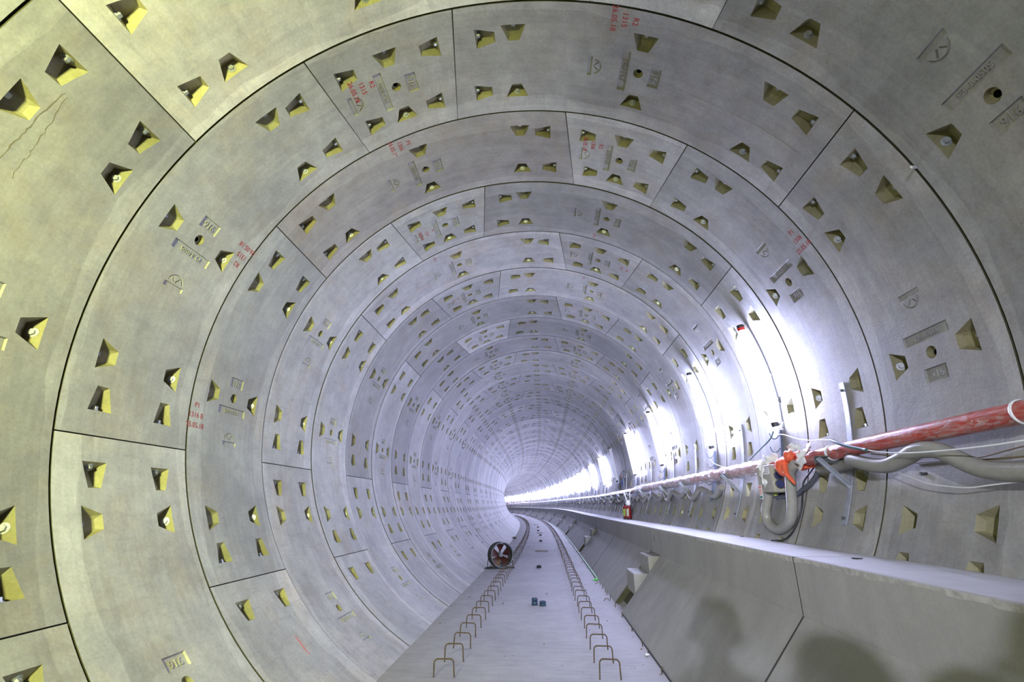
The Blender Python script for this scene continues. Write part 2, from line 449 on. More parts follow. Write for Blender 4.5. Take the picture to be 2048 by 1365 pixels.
GU, GX = .008, .0045     # half widths of the ring joint and of the joints within a ring
US, UB = .47 / 1.8, 1.36 / 1.8
def segment_mesh(name, kind, detail, code='P2-3-0505'):
    """kind: 'M' plain, 'A' slanted at its lower end, 'B' slanted at its upper end, 'K' key. Returns mesh data and bolt places."""
    half = 33.75
    if kind == 'K': lo = (-12.8, -9.8); hi = (12.8, 9.8)
    elif kind == 'A': lo = (-half - 1.5 + 3.0 - .05, -half - 1.5); lo = (-33.75 - 1.5 + 0.0 + 0.05 + 1.45 + 1.55, -33.75 - 1.55); hi = (half, half)
    elif kind == 'B': lo = (-half, -half); hi = (33.75 - 1.55, 33.75 + 1.55)
    else: lo = (-half, -half); hi = (half, half)
    if kind == 'A': lo = (-33.75 + 1.55, -33.75 - 1.55)
    X = lambda deg: deg * DEG * R
    loX = lambda y: X(lo[0] + (lo[1] - lo[0]) * y / W) + GX
    hiX = lambda y: X(hi[0] + (hi[1] - hi[0]) * y / W) - GX
    feats = []; bolts = []
    def addp(x, y, dx, dy, L_, w1, w0):
        ft, b = pocket(x, y, dx, dy, L_, w1, w0); feats.append(ft); bolts.append(b)
    rp = {'K': [0], 'N': [22.5], 'L': []}.get(kind, [-22.5, 0, 22.5])   # N, L: low pieces whose other pockets are filled smooth
    for t in rp:
        addp(X(t), (.31 + .545) / 2 / 1.8 * W, 0, -1, .142, .103, .047)
        addp(X(t), (1.26 + 1.50) / 2 / 1.8 * W, 0, 1, .142, .103, .045)
    off = 3.8 if kind != 'K' else 4.0
    for u in (US, UB):
        y = u * W
        l0 = lo[0] + (lo[1] - lo[0]) * u; h0 = hi[0] + (hi[1] - hi[0]) * u
        ol = off if kind in 'KA' else 3.4
        oh = off if kind in 'KB' else 3.4
        if kind == 'K': ol = oh = 2.6
        addp(X(l0 + ol + 1.75), y, -1, 0, .165, .088, .046)
        addp(X(h0 - oh - 1.75), y, 1, 0, .165, .088, .046)
    if detail >= 1: feats.append(holef(0, .494 * W, 16 if detail > 1 else 8))
    texts = []
    if detail >= 2:
        k = W / 1.8
        feats.append(rectf(X(-3.35), X(-1.85), .585 * k, 1.225 * k, .014)); texts.append((code, X(-2.6), .905 * k, .052))
        feats.append(rectf(X(2.0), X(3.98), .745 * k, 1.055 * k, .014)); texts.append(('916', X(3.0), .90 * k, .075))
        feats.append(rectf(X(-9.2), X(-8.42), .75 * k, 1.065 * k, .012))
        cx, cyy = X(-8.30), .9075 * k; r = .070
        feats.append(arcf(cx, cyy, r, .016, -math.pi / 2 + .10, math.pi / 2 - .10, .010))
        feats.append(quadf([(cx + .004, cyy + .002), (cx + .013, cyy - .006), (cx + .056, cyy + .026), (cx + .047, cyy + .034)], .010))
        feats.append(quadf([(cx + .016, cyy - .010), (cx + .008, cyy - .018), (cx + .040, cyy - .046), (cx + .048, cyy - .038)], .010))
    V = []; Ed = []; Fc = []
    def addv(x, y): V.append(Vector((x, y))); return len(V) - 1
    # outer boundary
    y0, y1 = GU, W - GU; step = 2.25 if detail else 4.5
    n = max(4, round((hi[0] - lo[0]) / step))
    loop = []
    for i in range(n + 1): loop.append(addv(loX(y0) + (hiX(y0) - loX(y0)) * i / n, y0))
    for i in range(n, -1, -1): loop.append(addv(loX(y1) + (hiX(y1) - loX(y1)) * i / n, y1))
    nb = len(loop)
    for i in range(nb): Ed.append((loop[i], loop[(i + 1) % nb]))
    for i in range(1, n): Ed.append((loop[i], loop[nb - 1 - i]))
    for ft in feats:
        ids = [addv(v[0], v[1]) for v in ft.v]; es = set()
        for f in ft.f:
            for i in range(len(f)): es.add(tuple(sorted((f[i], f[(i + 1) % len(f)]))))
        Ed += [(ids[a], ids[b]) for a, b in es]
    r = geometry.delaunay_2d_cdt(V, Ed, [], 1, 1e-5)
    vo, fo = r[0], r[2]
    boxes = [(min(v[0] for v in ft.v) - 1e-4, max(v[0] for v in ft.v) + 1e-4, min(v[1] for v in ft.v) - 1e-4, max(v[1] for v in ft.v) + 1e-4) for ft in feats]
    def where(x, y):
        for ft, b in zip(feats, boxes):
            if b[0] <= x <= b[1] and b[2] <= y <= b[3]:
                q_ = ft.local(x, y)
                if q_: return q_
        return (0.0, 0)
    def cylp(x, y, d): t = x / R; return ((R + d) * math.sin(t), y, (R + d) * math.cos(t))
    mb = MB(); deps = []
    for v in vo:
        d, _m = where(v.x, v.y); deps.append(d)
    vs3 = [cylp(v.x, v.y, d) for v, d in zip(vo, deps)]
    fs = []; ms = []
    for f in fo:
        cx = sum(vo[i].x for i in f) / len(f); cyy = sum(vo[i].y for i in f) / len(f)
        a = sum(vo[f[i]].x * vo[(f[(i + 1) % len(f)])].y - vo[(f[(i + 1) % len(f)])].x * vo[f[i]].y for i in range(len(f)))
        fs.append(tuple(f) if a < 0 else tuple(reversed(f))); ms.append(where(cx, cyy)[1])
    mb.v += vs3
    for f, m in zip(fs, ms): mb.f.append(f); mb.m.append(m); mb.sm.append(True)
    # joint sides and the sealing strip behind the joints
    edge = [(V[i].x, V[i].y) for i in loop]
    if detail >= 1:
        cxm = 0
        vsx = [cylp(x, y, 0) for x, y in edge] + [cylp(x, y, .03) for x, y in edge]
        out = []
        for x, y in edge:
            gx = (1 if x > 0 else -1) * GX if (abs(x - loX(y)) < 1e-6 or abs(x - hiX(y)) < 1e-6) else 0
            gy = GU if y > W / 2 else -GU
            out.append(cylp(x + gx * 1.02, y + gy * 1.02, .03))
        mb.add(vsx, [(i, nb + i, nb + (i + 1) % nb, (i + 1) % nb) for i in range(nb)], 3)
        mb.add(vsx[nb:] + out, [(i, nb + i, nb + (i + 1) % nb, (i + 1) % nb) for i in range(nb)], 3)
    for s_, tx, ty, size in texts:
        TV, TF = text_cached(s_, size, .004)
        # read towards the camera end, letters upright with less angle upwards
        pts = [(tx - v[1], ty - v[0], .0105 - v[2]) for v in TV]
        mb.add([cylp(x, y, z) for x, y, z in pts], [tuple(f) for f in TF], 0)
    me = mb.mesh(name, [M_LIN, M_POC, M_HOLE, M_SEAL])
    # sharp edges where the surface bends
    import bmesh
    bm = bmesh.new(); bm.from_mesh(me)
    for e in bm.edges:
        if len(e.link_faces) == 2 and e.calc_face_angle(0) > .12: e.smooth = False
    bm.to_mesh(me); bm.free()
    return me, mb, [(cylp(b[0][0], b[0][1], b[0][2]), b) for b in bolts]

def bolt_mesh():
    mb = MB()
    mb.cyl((0, 0, 0), (0, 0, .004), .029, n=16); mb.cyl((0, 0, .004), (0, 0, .007), .024, n=16)
    mb.cyl((0, 0, .007), (0, 0, .024), .019, .018, n=6, smooth=False); mb.cyl((0, 0, .024), (0, 0, .027), .012, n=8)
    return mb
BOLT = bolt_mesh()
BOLT_ME = BOLT.mesh('bolt', M_STEEL)

def ring_matrix(k):
    """Ring k spans joints k-1 .. k; k = 1 starts at S0."""
    s0 = S0 + W * (k - 1); s1 = s0 + W
    p0 = F(s0, 0, 0); p1 = F(s1, 0, 0); d = (p1 - p0).normalized()
    y = d; x = y.cross(Vector((0, 0, 1))).normalized(); z = x.cross(y)
    M_ = Matrix((x, y, z)).transposed().to_4x4(); M_.translation = p0
    return M_

def ring_layout(k):
    if k % 2:   # key at -22.5
        return [('K', -22.5), ('A', 22.5), ('M', 90.0), ('B', -67.5), ('N', -135.0)]
    return [('K', 22.5), ('B', -22.5), ('M', -90.0), ('A', 67.5), ('L', -157.5), ('M', 135.0)]

TONE = {(0, 'B'): 1.50, (0, 'K'): 1.45, (0, 'M', -90.0): .78, (0, 'A'): .78, (0, 'L', -157.5): 1.05,
        (-1, 'B'): .92, (-1, 'K'): 1.1,
        (1, 'K'): .96, (1, 'A'): .84, (1, 'B'): 1.0, (1, 'M', 90.0): .88, (1, 'N', -135.0): 1.2,
        (2, 'B'): .80, (2, 'K'): 1.0, (2, 'A'): .82, (2, 'M', -90.0): .92, (2, 'L', -157.5): 1.2, (2, 'M', 135.0): .9,
        (3, 'K'): .98, (3, 'A'): .70, (3, 'B'): 1.18, (3, 'M', 90.0): .84, (3, 'N', -135.0): 1.18,
        (4, 'B'): 1.16, (4, 'K'): .86, (4, 'A'): .80, (4, 'M', -90.0): 1.15, (4, 'L', -157.5): 1.18,
        (5, 'K'): .95, (5, 'A'): 1.12, (5, 'B'): .82, (5, 'M', 90.0): .88, (5, 'N', -135.0): 1.15,
        (6, 'B'): .76, (6, 'K'): .90, (6, 'A'): .86, (6, 'M', -90.0): 1.05,
        (7, 'K'): 1.12, (7, 'A'): .66, (7, 'B'): .72, (7, 'M', 90.0): .84, (8, 'B'): .78, (8, 'K'): .82, (8, 'A'): .80,
        (9, 'K'): .96, (9, 'A'): .95, (9, 'B'): .78}
HUE = {(0, 'B'): (1.0, .985, .90), (2, 'B'): (1.03, .98, .93), (1, 'A'): (1.0, .985, .95)}
wall = empty('tunnel_wall'); tag(wall, 'round precast concrete segment lining with bolt pockets, curving away', 'wall', kind='structure')
TEMPL = {}
for kd in 'KABMNL':
    TEMPL[kd, 2] = segment_mesh('lining_segment', kd, 2, 'P2-3-0505' if kd in 'KM' else 'P3-3-0505')
    TEMPL[kd, 1] = segment_mesh('lining_segment', kd, 1)
    TEMPL[kd, 0] = segment_mesh('lining_segment', kd, 0)

FIRST, NPART, NRING = -8, 45, 114
seg_objs = {}
far_mb = MB(); far_tone = []
far_bolt = MB()
def bolt_matrix(SM, b):
    (x, y, d), (nx, ny, nd) = b
    t = x / R
    er = Vector((math.sin(t), 0, math.cos(t))); et = Vector((math.cos(t), 0, -math.sin(t))); ey = Vector((0, 1, 0))
    pos = er * (R + d) + ey * y
    nrm = (et * nx + ey * ny + er * nd).normalized()
    q_ = nrm.to_track_quat('Z', 'Y').to_matrix().to_4x4(); q_.translation = pos
    return SM @ q_ if SM is not None else q_
for k in range(FIRST, NRING):
    RM = ring_matrix(k)
    jit = Matrix.Translation((rng.uniform(-.003, .003), 0, rng.uniform(-.003, .003)))
    for kd, th in ring_layout(k):
        tone = TONE.get((k, kd), TONE.get((k, kd, th), rng.uniform(1.0, 1.16) if th < -80 else rng.uniform(.72, 1.06)))
        h = HUE.get((k, kd), (rng.uniform(.985, 1.01), 1.0, rng.uniform(.95, .99)))
        c = [.34 * tone * q_ for q_ in h]
        SM = RM @ jit @ Matrix.Rotation(th * DEG, 4, 'Y')
        if k < NPART:
            me, mb, bl = TEMPL[kd, 2 if -2 < k < 14 else 1]
            o = link('lining_segment', me, wall); o.matrix_local = SM; o.color = (*c, 1)
            seg_objs[k, kd, th] = (o, SM)
            if 0 <= k <= 5:
                for _c, b in bl:
                    # leave out the bolts hidden under floor and walkway
                    g = th + b[0][0] / R / DEG
                    if 112 < g or g < -142: continue
                    bo = link('bolt', BOLT_ME, o); bo.matrix_local = bolt_matrix(None, b)
            elif k < 20:
                for _c, b in bl:
                    g = th + b[0][0] / R / DEG
                    if 118 < g or g < -148: continue
                    BM = bolt_matrix(SM, b); far_bolt.add([BM @ Vector(v) for v in BOLT.v], BOLT.f)
        else:
            me, mb, bl = TEMPL[kd, 0]
            b0 = len(far_mb.v); far_mb.v += [tuple(SM @ Vector(v)) for v in mb.v]
            far_mb.f += [tuple(b0 + i for i in f) for f in mb.f]; far_mb.m += mb.m; far_mb.sm += mb.sm
            far_tone += [c] * len(mb.v)
o = far_mb.build('lining_segment', [M_LINA, M_POCA, M_HOLE, M_SEAL], wall); o['kind'] = 'stuff'
ca = o.data.color_attributes.new('tone', 'FLOAT_COLOR', 'POINT')
ca.data.foreach_set('color', np.array([(*c, 1) for c in far_tone], dtype=np.float32).ravel())
o = far_bolt.build('bolt', M_STEEL, wall); o['kind'] = 'stuff'

def stencil(key, lines, th, u0, dirn, size=.062, up=1, gap=.085, mat=M_RED):
    """Red stencilled lines on a segment: th angle of the middle line, u0 centre along the tunnel, dirn reading direction."""
    o, SM = seg_objs[key]
    mb = MB(); th0 = key[2]
    for i, s_ in enumerate(lines):
        TV, TF = text_cached(s_, size)
        xo = (th - th0) * DEG * R - up * (i - (len(lines) - 1) / 2) * gap
        vs_ = []
        for v in TV:
            x = xo + up * v[1]; y = u0 + dirn * v[0]; t = x / R
            vs_.append(((R - .0008) * math.sin(t), y, (R - .0008) * math.cos(t)))
        mb.add(vs_, TF)
    s2 = mb.build('stencil_lettering', mat, o)
    s2['label'] = 'red stencilled lettering'
stencil((1, 'K', -22.5), ['R2', '1315', '26.05.18'], -28.3, .43, 1)
stencil((1, 'A', 22.5), ['R2', '1315', '26.05.18'], 18.6, .10, 1)
stencil((2, 'B', -22.5), ['P1', '1306', '26.05.18'], -25.9, .095, 1)
stencil((1, 'B', -67.5), ['R2', '1315', '26.05.18'], -65.0, 1.0, -1, up=-1)
stencil((2, 'M', -90.0), ['P1', '1316 B', '25.05.18'], -95.0, .085, 1)
stencil((2, 'A', 67.5), ['P1', '1306', '25.05.18'], 62.9, .10, -1, up=-1)
stencil((2, 'K', 22.5), ['R2', '1306', '26.05.18'], 16.2, .40, 1)
stencil((3, 'K', -22.5), ['P1', '1314', '25.05.18'], -28.0, .55, 1, size=.055)
stencil((3, 'A', 22.5), ['1314'], 20.0, 1.0, 1, size=.055)
stencil((4, 'K', 22.5), ['R2', '1313'], 31.2, .5, 1, size=.055)
stencil((5, 'K', -22.5), ['R1', '1312'], -28.0, .5, 1, size=.055)
stencil((4, 'B', -22.5), ['1313'], -29.0, .10, 1, size=.055)
stencil((5, 'A', 22.5), ['1312'], 19.0, .12, 1, size=.055)

# sprayed red streak low on the wall, with a paler smear running on from it
o_, SM = seg_objs[2, 'L', -157.5]; mb = MB()
P = [(-136.1, .66, .008), (-137.4, .665, .011), (-138.8, .655, .012), (-140.1, .66, .006)]
vs_ = []
for g, u, w in P:
    t = (g + 157.5) * DEG
    for sg in (-1, 1): vs_.append(((R - .001) * math.sin(t), u + sg * w, (R - .001) * math.cos(t)))
mb.add(vs_, [(i * 2, i * 2 + 1, i * 2 + 3, i * 2 + 2) for i in range(len(P) - 1)])
x_ = mb.build('paint_streak', simple('faded_red_paint', (.60, .22, .20), .8), o_); x_['label'] = 'faded red paint streak'

# hairline cracks running around two segments
def crack(key, pts, w=.0022):
    o_, SM = seg_objs[key]; mb = MB(); P2 = []
    for (g0, u0), (g1, u1) in zip(pts[:-1], pts[1:]):
        for j in range(5): f = j / 5; P2.append((g0 + (g1 - g0) * f + rng.uniform(-.15, .15), u0 + (u1 - u0) * f + rng.uniform(-.006, .006)))
    P2.append(pts[-1]); vs_ = []
    for g, u in P2:
        t = (g - key[2]) * DEG; ww = w * rng.uniform(.5, 1.2)
        for sg in (-1, 1): vs_.append(((R - .0006) * math.sin(t), u + sg * ww, (R - .0006) * math.cos(t)))
    mb.add(vs_, [(i * 2, i * 2 + 1, i * 2 + 3, i * 2 + 2) for i in range(len(P2) - 1)])
    mb.build('crack', M_CRACK, o_)
M_CRACK = simple('crack_dark', (.14, .12, .075), .9)
CR1 = [(-63.7, .385), (-65.53, .40), (-67.58, .412), (-70.1, .419), (-72.06, .425), (-73.4, .422), (-75.0, .426)]
CR2 = [(-63.4, .365), (-65.75, .358), (-68.56, .349), (-70.67, .345), (-73.76, .331), (-77, .32)]
crack((0, 'M', -90.0), CR1)
crack((0, 'M', -90.0), CR2, .003)
crack((1, 'A', 22.5), [(26.5, .55), (33, .58), (39, .575), (46, .55), (53, .54)], .0016)

# ---------------------------------------------------------------- swept structures
def sweep(profile, s0, s1, ds=1.1, closed=False, mi=None, smooth=False):
    """profile: (a, z) points carried along the tunnel from s0 to s1."""
    n = max(1, round((s1 - s0) / ds)); mb = MB(); m = len(profile); vs_ = []
    for i in range(n + 1):
        s = s0 + (s1 - s0) * i / n
        vs_ += [F(s, a, z) for a, z in profile]
    k = m if closed else m - 1
    for i in range(n):
        for j in range(k):
            mb.add([], [], 0)
            mb.f.append((i * m + j, i * m + (j + 1) % m, (i + 1) * m + (j + 1) % m, (i + 1) * m + j)); mb.m.append(mi[j] if mi else 0); mb.sm.append(smooth)
    if closed:
        mb.f += [tuple(range(m)), tuple(n * m + j for j in range(m - 1, -1, -1))]; mb.m += [0, 0]; mb.sm += [False, False]
    mb.v = [tuple(v) for v in vs_]
    return mb

S_END = 123.0
FA0 = -math.sqrt(R * R - FZ * FZ) - .03
aa = np.linspace(FA0, 1.42, 15)
mb = sweep([(float(a), FZ) for a in aa], -7.2, S_END, 1.0)
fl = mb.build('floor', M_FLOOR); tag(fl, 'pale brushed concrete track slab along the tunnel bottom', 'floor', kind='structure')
uvl = fl.data.uv_layers.new(name='UVMap')
nS = max(1, round((S_END + 7.2) / 1.0)); m_ = len(aa)
uva = []
for lp in fl.data.loops:
    i, j = divmod(lp.vertex_index, m_); uva += [float(aa[j]), -7.2 + (S_END + 7.2) * i / nS]
uvl.data.foreach_set('uv', uva)

# walkway: face, slope and dusty top, in elements 4.55 m long; every second joint has a gap with two step blocks
walk = empty('walkway_slab'); tag(walk, 'raised concrete walkway with vertical face, sloped foot and step blocks along the pipe wall', 'walkway', kind='structure')
wa = math.sqrt(R * R - BZ * BZ) + .02
ZF = -1.652; FA = 1.235
SLOPE_N = (ZF - FZ, -(BA - FA))
M_RUBJ = simple('dark_joint_filler', (.03, .03, .025), .9)
M_ENDSHADE = simple('panel_end_shade', (.08, .075, .045), .85, 0, .2, 10)  # panel ends: shade of the step gap painted in as dark olive
M_EDGE = simple('chipped_edge_concrete', (.35, .34, .32), .85, 0, .25, 25, .4)
joints = [3.70 - 4.6]; GAP = []
j = 3.70; gapc = 8.22; 
gaps = [8.22, 17.45, 26.9, 35.9, 45.0, 54.1, 63.2, 72.3, 81.4, 90.5, 99.6, 108.7]
mids = [3.70] + [(a_ + b_) / 2 for a_, b_ in zip(gaps[:-1], gaps[1:])]
cuts = sorted(gaps + mids); cuts = [-7.2, -.9] + cuts + [S_END]
for a_, b_ in zip(cuts[:-1], cuts[1:]):
    e = .009
    prof = [(wa, BZ), (BA + .014, BZ), (BA + .002, BZ - .012), (BA, BZ - .040), (BA, BZ - .062), (BA, ZF), (BA + .06, ZF - .05), (wa + .0, ZF - .05)]
    mb = sweep(prof, a_ + e, b_ - e, 1.1, closed=True, mi=[1, 0, 0, 0, 0, 0, 0, 0])
    mb.build('walkway_element', [M_WALK, M_WALKTOP], walk)
    if a_ < 45:
        n = max(4, int((b_ - a_) / .06)); mb = MB(); vs_ = []
        for i in range(n + 1):
            s_ = a_ + e + (b_ - a_ - 2 * e) * i / n; w_ = .016 + .005 * math.sin(s_ * 7) + rng.uniform(-.006, .006)
            vs_ += [F(s_, BA - .001, BZ - .004), F(s_, BA - .0015, BZ - .014), F(s_, BA - .0008, BZ - .014 - w_)]
        mb.add(vs_, [(3 * i + k, 3 * i + 3 + k, 3 * i + 4 + k, 3 * i + 1 + k) for i in range(n) for k in (0, 1)])
        mb.build('worn_edge', M_EDGE, walk)
    g0 = .36 if a_ in gaps else e; g1 = .36 if b_ in gaps else e
    prof = [(BA + .003, ZF + .0), (FA, FZ - .01), (FA + .15, FZ - .01), (BA + .10, ZF - .09)]
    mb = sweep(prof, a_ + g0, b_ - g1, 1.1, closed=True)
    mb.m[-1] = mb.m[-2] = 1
    mb.build('sloped_panel', [M_WALK, M_ENDSHADE], walk)
for c_ in mids:
    mb = sweep([(wa, BZ - .002), (BA + .002, BZ - .002), (BA + .002, ZF), (FA + .002, FZ)], c_ - .009, c_ + .009, 1.0); mb.build('joint_filler', M_RUBJ, walk)
# recessed backing behind the gaps, recess shade painted into its dark colour
mb = sweep([(wa, BZ - .03), (BA + .03, BZ - .03), (BA + .03, ZF + .02), (BA + .12, ZF), (FA + .12, FZ)], -7.2, S_END, 1.1); mb.build('foot_backing', simple('backing_recess_shade', (.06, .056, .032), .8, 0, .15, 6), walk)
M_STEP = simple('step_concrete', (.30, .295, .28), .75, 0, .12, 9, .2)
for g in gaps:
    for a0_, zt, zb in ((1.457, -1.905, -2.19), (1.687, -1.668, -2.0)):
        mb = MB(); d = .345
        pr = [(a0_ + .012, zt), (BA + .05, zt), (BA + .05, zb), (a0_ + .10 if a0_ > 1.6 else a0_ - .0, zb), (a0_, zb), (a0_, zt - .012)]
        n = len(pr)
        vs_ = [F(g - d, a_, z_) for a_, z_ in pr] + [F(g + d, a_, z_) for a_, z_ in pr]
        mb.add(vs_, [tuple(range(n)), tuple(range(2 * n - 1, n - 1, -1))] + [(i, n + i, n + (i + 1) % n, (i + 1) % n) for i in range(n)])
        mb.build('step_block', M_STEP, walk)

# ---------------------------------------------------------------- helpers on the tunnel axis
def frame(s, a, z, th=None):
    """Matrix at a point: X points to the pipe wall, Y along the tunnel, Z up (or, with th, X outward at that angle)."""
    h = head(s) if s > 0 else 0.0
    M_ = Matrix.Translation(F(s, a, z)) @ Matrix.Rotation(h, 4, 'Z')
    if th is not None: M_ = M_ @ Matrix.Rotation((th - 90) * DEG, 4, 'Y')
    return M_

def root(name, M_, label, cat, group=None):
    o = empty(name); o.matrix_world = M_; return tag(o, label, cat, group)

def onwall(g, r=R): return r * math.sin(g * DEG), r * math.cos(g * DEG)

# ---------------------------------------------------------------- tube lamps
LAMPS = [5.30, 7.39, 10.60, 13.83, 17.35, 20.88, 25.1, 29.0, 32.2, 34.9]
while LAMPS[-1] < 118: LAMPS.append(LAMPS[-1] + (3.3 if len(LAMPS) % 3 else 2.2))
def tube_lamp(lit=True):
    """Local frame: X to the wall, Y along the tunnel, Z up; origin on the fixture centre line."""
    r = empty('tube_lamp')
    L_ = 1.16
    mb = MB(); mb.box((.050, 0, 0), (.028, .05, L_), bev=.006); mb.build('housing', M_WHITEP, r)
    mb = MB(); mb.tube([(-.0, 0, -L_ / 2 + .03 + i * (L_ - .06) / 8) for i in range(9)], .032, 12); mb.build('tube', M_TUBE if lit else M_TUBEOFF, r)
    for sg in (-1, 1):
        mb = MB(); mb.cyl((0, 0, sg * (L_ / 2 - .035)), (0, 0, sg * (L_ / 2 + .012)), .036, n=14); mb.box((.025, 0, sg * (L_ / 2 - .01)), (.05, .03, .03))
        mb.build('end_cap', M_BLACK, r)
    return r
lamp0 = tube_lamp(True); lampoff = None
a_hi, z_hi = onwall(68.2, 2.66); a_lo, z_lo = onwall(92.9, 2.66)
ca_, cz_ = (a_hi + a_lo) / 2, (z_hi + z_lo) / 2
tilt = math.atan2(a_lo - a_hi, z_hi - z_lo)
for i, s in enumerate(LAMPS):
    if i == 0: o = lamp0
    elif i == 4: o = tube_lamp(False)
    else: o = copy_tree(lamp0)
    o.matrix_world = frame(s, ca_, cz_) @ Matrix.Rotation(-tilt, 4, 'Y')
    if i == 0:
        tag(o, 'glowing tube lamp with a red-banded top cap, on the wall above the junction box', 'lamp', 'tube lamps along the curved wall')
    elif i == 1: tag(o, 'second glowing tube lamp along the wall, above the rail with three lower hooks', 'lamp', 'tube lamps along the curved wall')
    elif i == 2: tag(o, 'third glowing tube lamp along the wall, before the one above the fire extinguishers', 'lamp', 'tube lamps along the curved wall')
    elif i == 3: tag(o, 'fourth glowing tube lamp, on the wall just above the fire extinguishers', 'lamp', 'tube lamps along the curved wall')
    elif i == 4: tag(o, 'unlit tube lamp on the wall next to the small notice board', 'lamp', 'tube lamps along the curved wall')
    else: tag(o, 'glowing tube lamp in the dense row beyond the notice board', 'lamp', 'distant tube lamps beyond the notice board')
for ch in list(lamp0.children):
    pass
mb = MB(); mb.cyl((0, 0, .52), (0, 0, .556), .0375, n=14); x_ = mb.build('cap_band', M_REDCAP, lamp0); x_['label'] = 'red band'

# ---------------------------------------------------------------- hook rails hanging below each lamp
def hook_rail():
    r = empty('hook_rail')   # origin on the wall line at theta = 0 of its local frame: tunnel axis frame
    mb = MB()
    gs = [94 + i * 1.9 for i in range(9)]
    pts = []
    for sg in (-1, 1):
        for g in gs:
            for rr in (R - .006, R - .030):
                a, z = onwall(g, rr); pts.append((a, sg * .017, z))
    n = len(gs); fs = []
    for i in range(n - 1):
        b = 2 * i; c_ = 2 * n + b
        fs += [(b, b + 2, b + 3, b + 1), (c_ + 1, c_ + 3, c_ + 2, c_), (b + 1, b + 3, c_ + 3, c_ + 1), (b, c_, c_ + 2, b + 2)]
    fs += [(0, 1, 2 * n + 1, 2 * n), (2 * n - 2, 4 * n - 2, 4 * n - 1, 2 * n - 1)]
    mb.add(pts, fs); mb.build('rail', M_DSTEEL2, r)
    for g in (95, 98, 100.4, 103.2, 105.8):
        a, z = onwall(g, R - .03); mb = MB()
        P = catmull([(a, 0, z), (a - .05, -.0, z - .045), (a - .09, 0, z - .035), (a - .105, 0, z + .015)], 5)
        mb.tube(P, .0055, 6); mb.build('hook', M_DSTEEL2, r)
    return r
M_DSTEEL2 = simple('painted_blue_grey_steel', (.12, .15, .22), .45, .3)
rail0 = hook_rail()
for i, s in enumerate(LAMPS[:24]):
    o = rail0 if i == 0 else copy_tree(rail0)
    o.matrix_world = frame(s + .08 if i else 5.35, 0, 0)
    if i == 0: tag(o, 'blue-grey steel rail with cable hooks on the wall just above the junction box', 'hook rail', 'hook rails below the lamps')
    elif i == 1: tag(o, 'blue-grey steel hook rail, its lower hooks bare below the wrapped pipe', 'hook rail', 'hook rails below the lamps')
    else: tag(o, 'small steel hook rail on the wall below a tube lamp further along the tunnel', 'hook rail', 'hook rails farther along')

# ---------------------------------------------------------------- wall brackets
def wall_bracket():
    r = empty('wall_bracket')
    mb = MB(); gs = [89.2 + i * 2.05 for i in range(13)]; pts = []
    for sg in (-1, 1):
        for g in gs:
            for rr in (R - .004, R - .012):
                a, z = onwall(g, rr); pts.append((a, sg * .032, z))
    n = len(gs); fs = []
    for i in range(n - 1):
        b = 2 * i; c_ = 2 * n + b
        fs += [(b, b + 2, b + 3, b + 1), (c_ + 1, c_ + 3, c_ + 2, c_), (b + 1, b + 3, c_ + 3, c_ + 1), (b, c_, c_ + 2, b + 2)]
    fs += [(0, 1, 2 * n + 1, 2 * n), (2 * n - 2, 4 * n - 2, 4 * n - 1, 2 * n - 1)]
    mb.add(pts, fs); mb.build('wall_strip', M_GALV, r)
    for g in (90.6, 112.6):
        a, z = onwall(g, R - .012); mb = MB(); mb.cyl((a, 0, z), (a - .02, 0, z), .011, n=8); mb.build('bolt', M_DSTEEL, r)
    zt = -.575; aw = math.sqrt(R * R - zt * zt) - .012
    mb = MB(); mb.box(((aw + 2.40) / 2, 0, zt - .005), (aw - 2.40, .05, .010)); mb.box(((aw + 2.40) / 2, .022, zt - .03), (aw - 2.40, .006, .05)); mb.build('arm', M_DSTEEL, r)
    mb = MB(); p0 = Vector((2.415, 0, zt - .012)); p1 = Vector((2.625, 0, -.815)); d = p1 - p0
    ang = math.atan2(d.x, -d.z)
    Rm = Matrix.Rotation(-ang, 3, 'Y')
    mb.box((p0 + p1) / 2, (.040, .008, d.length), M=Rm); mb.box((p0 + p1) / 2 + Vector((0, -.018, 0)), (.006, .034, d.length), M=Rm)
    mb.build('diagonal_brace', M_GALV, r)
    return r
br0 = wall_bracket()
BRS = [4.165, 6.44, 8.47, 9.95, 12.1, 14.2]
while BRS[-1] < 75: BRS.append(BRS[-1] + 1.65)
for i, s in enumerate(BRS):
    o = br0 if i == 0 else copy_tree(br0); o.matrix_world = frame(s, 0, 0)
    if i == 0: tag(o, 'steel pipe bracket on a long wall strip, to the camera side of the orange bag', 'bracket', 'pipe brackets')
    elif i == 1: tag(o, 'steel pipe bracket under the milky wrapped pipe, just beyond the junction box', 'bracket', 'pipe brackets')
    elif i == 2: tag(o, 'steel pipe bracket on the wall, the next one after the bare lower hooks', 'bracket', 'pipe brackets')
    elif i in (3, 4, 5): tag(o, ['steel pipe bracket with the grey hose looping over its brace', 'steel pipe bracket just before the fire extinguishers', 'steel pipe bracket just beyond the fire extinguishers'][i - 3], 'bracket', 'pipe brackets')
    else: tag(o, 'small pipe bracket in the receding row beyond the fire extinguishers', 'bracket', 'distant pipe brackets')

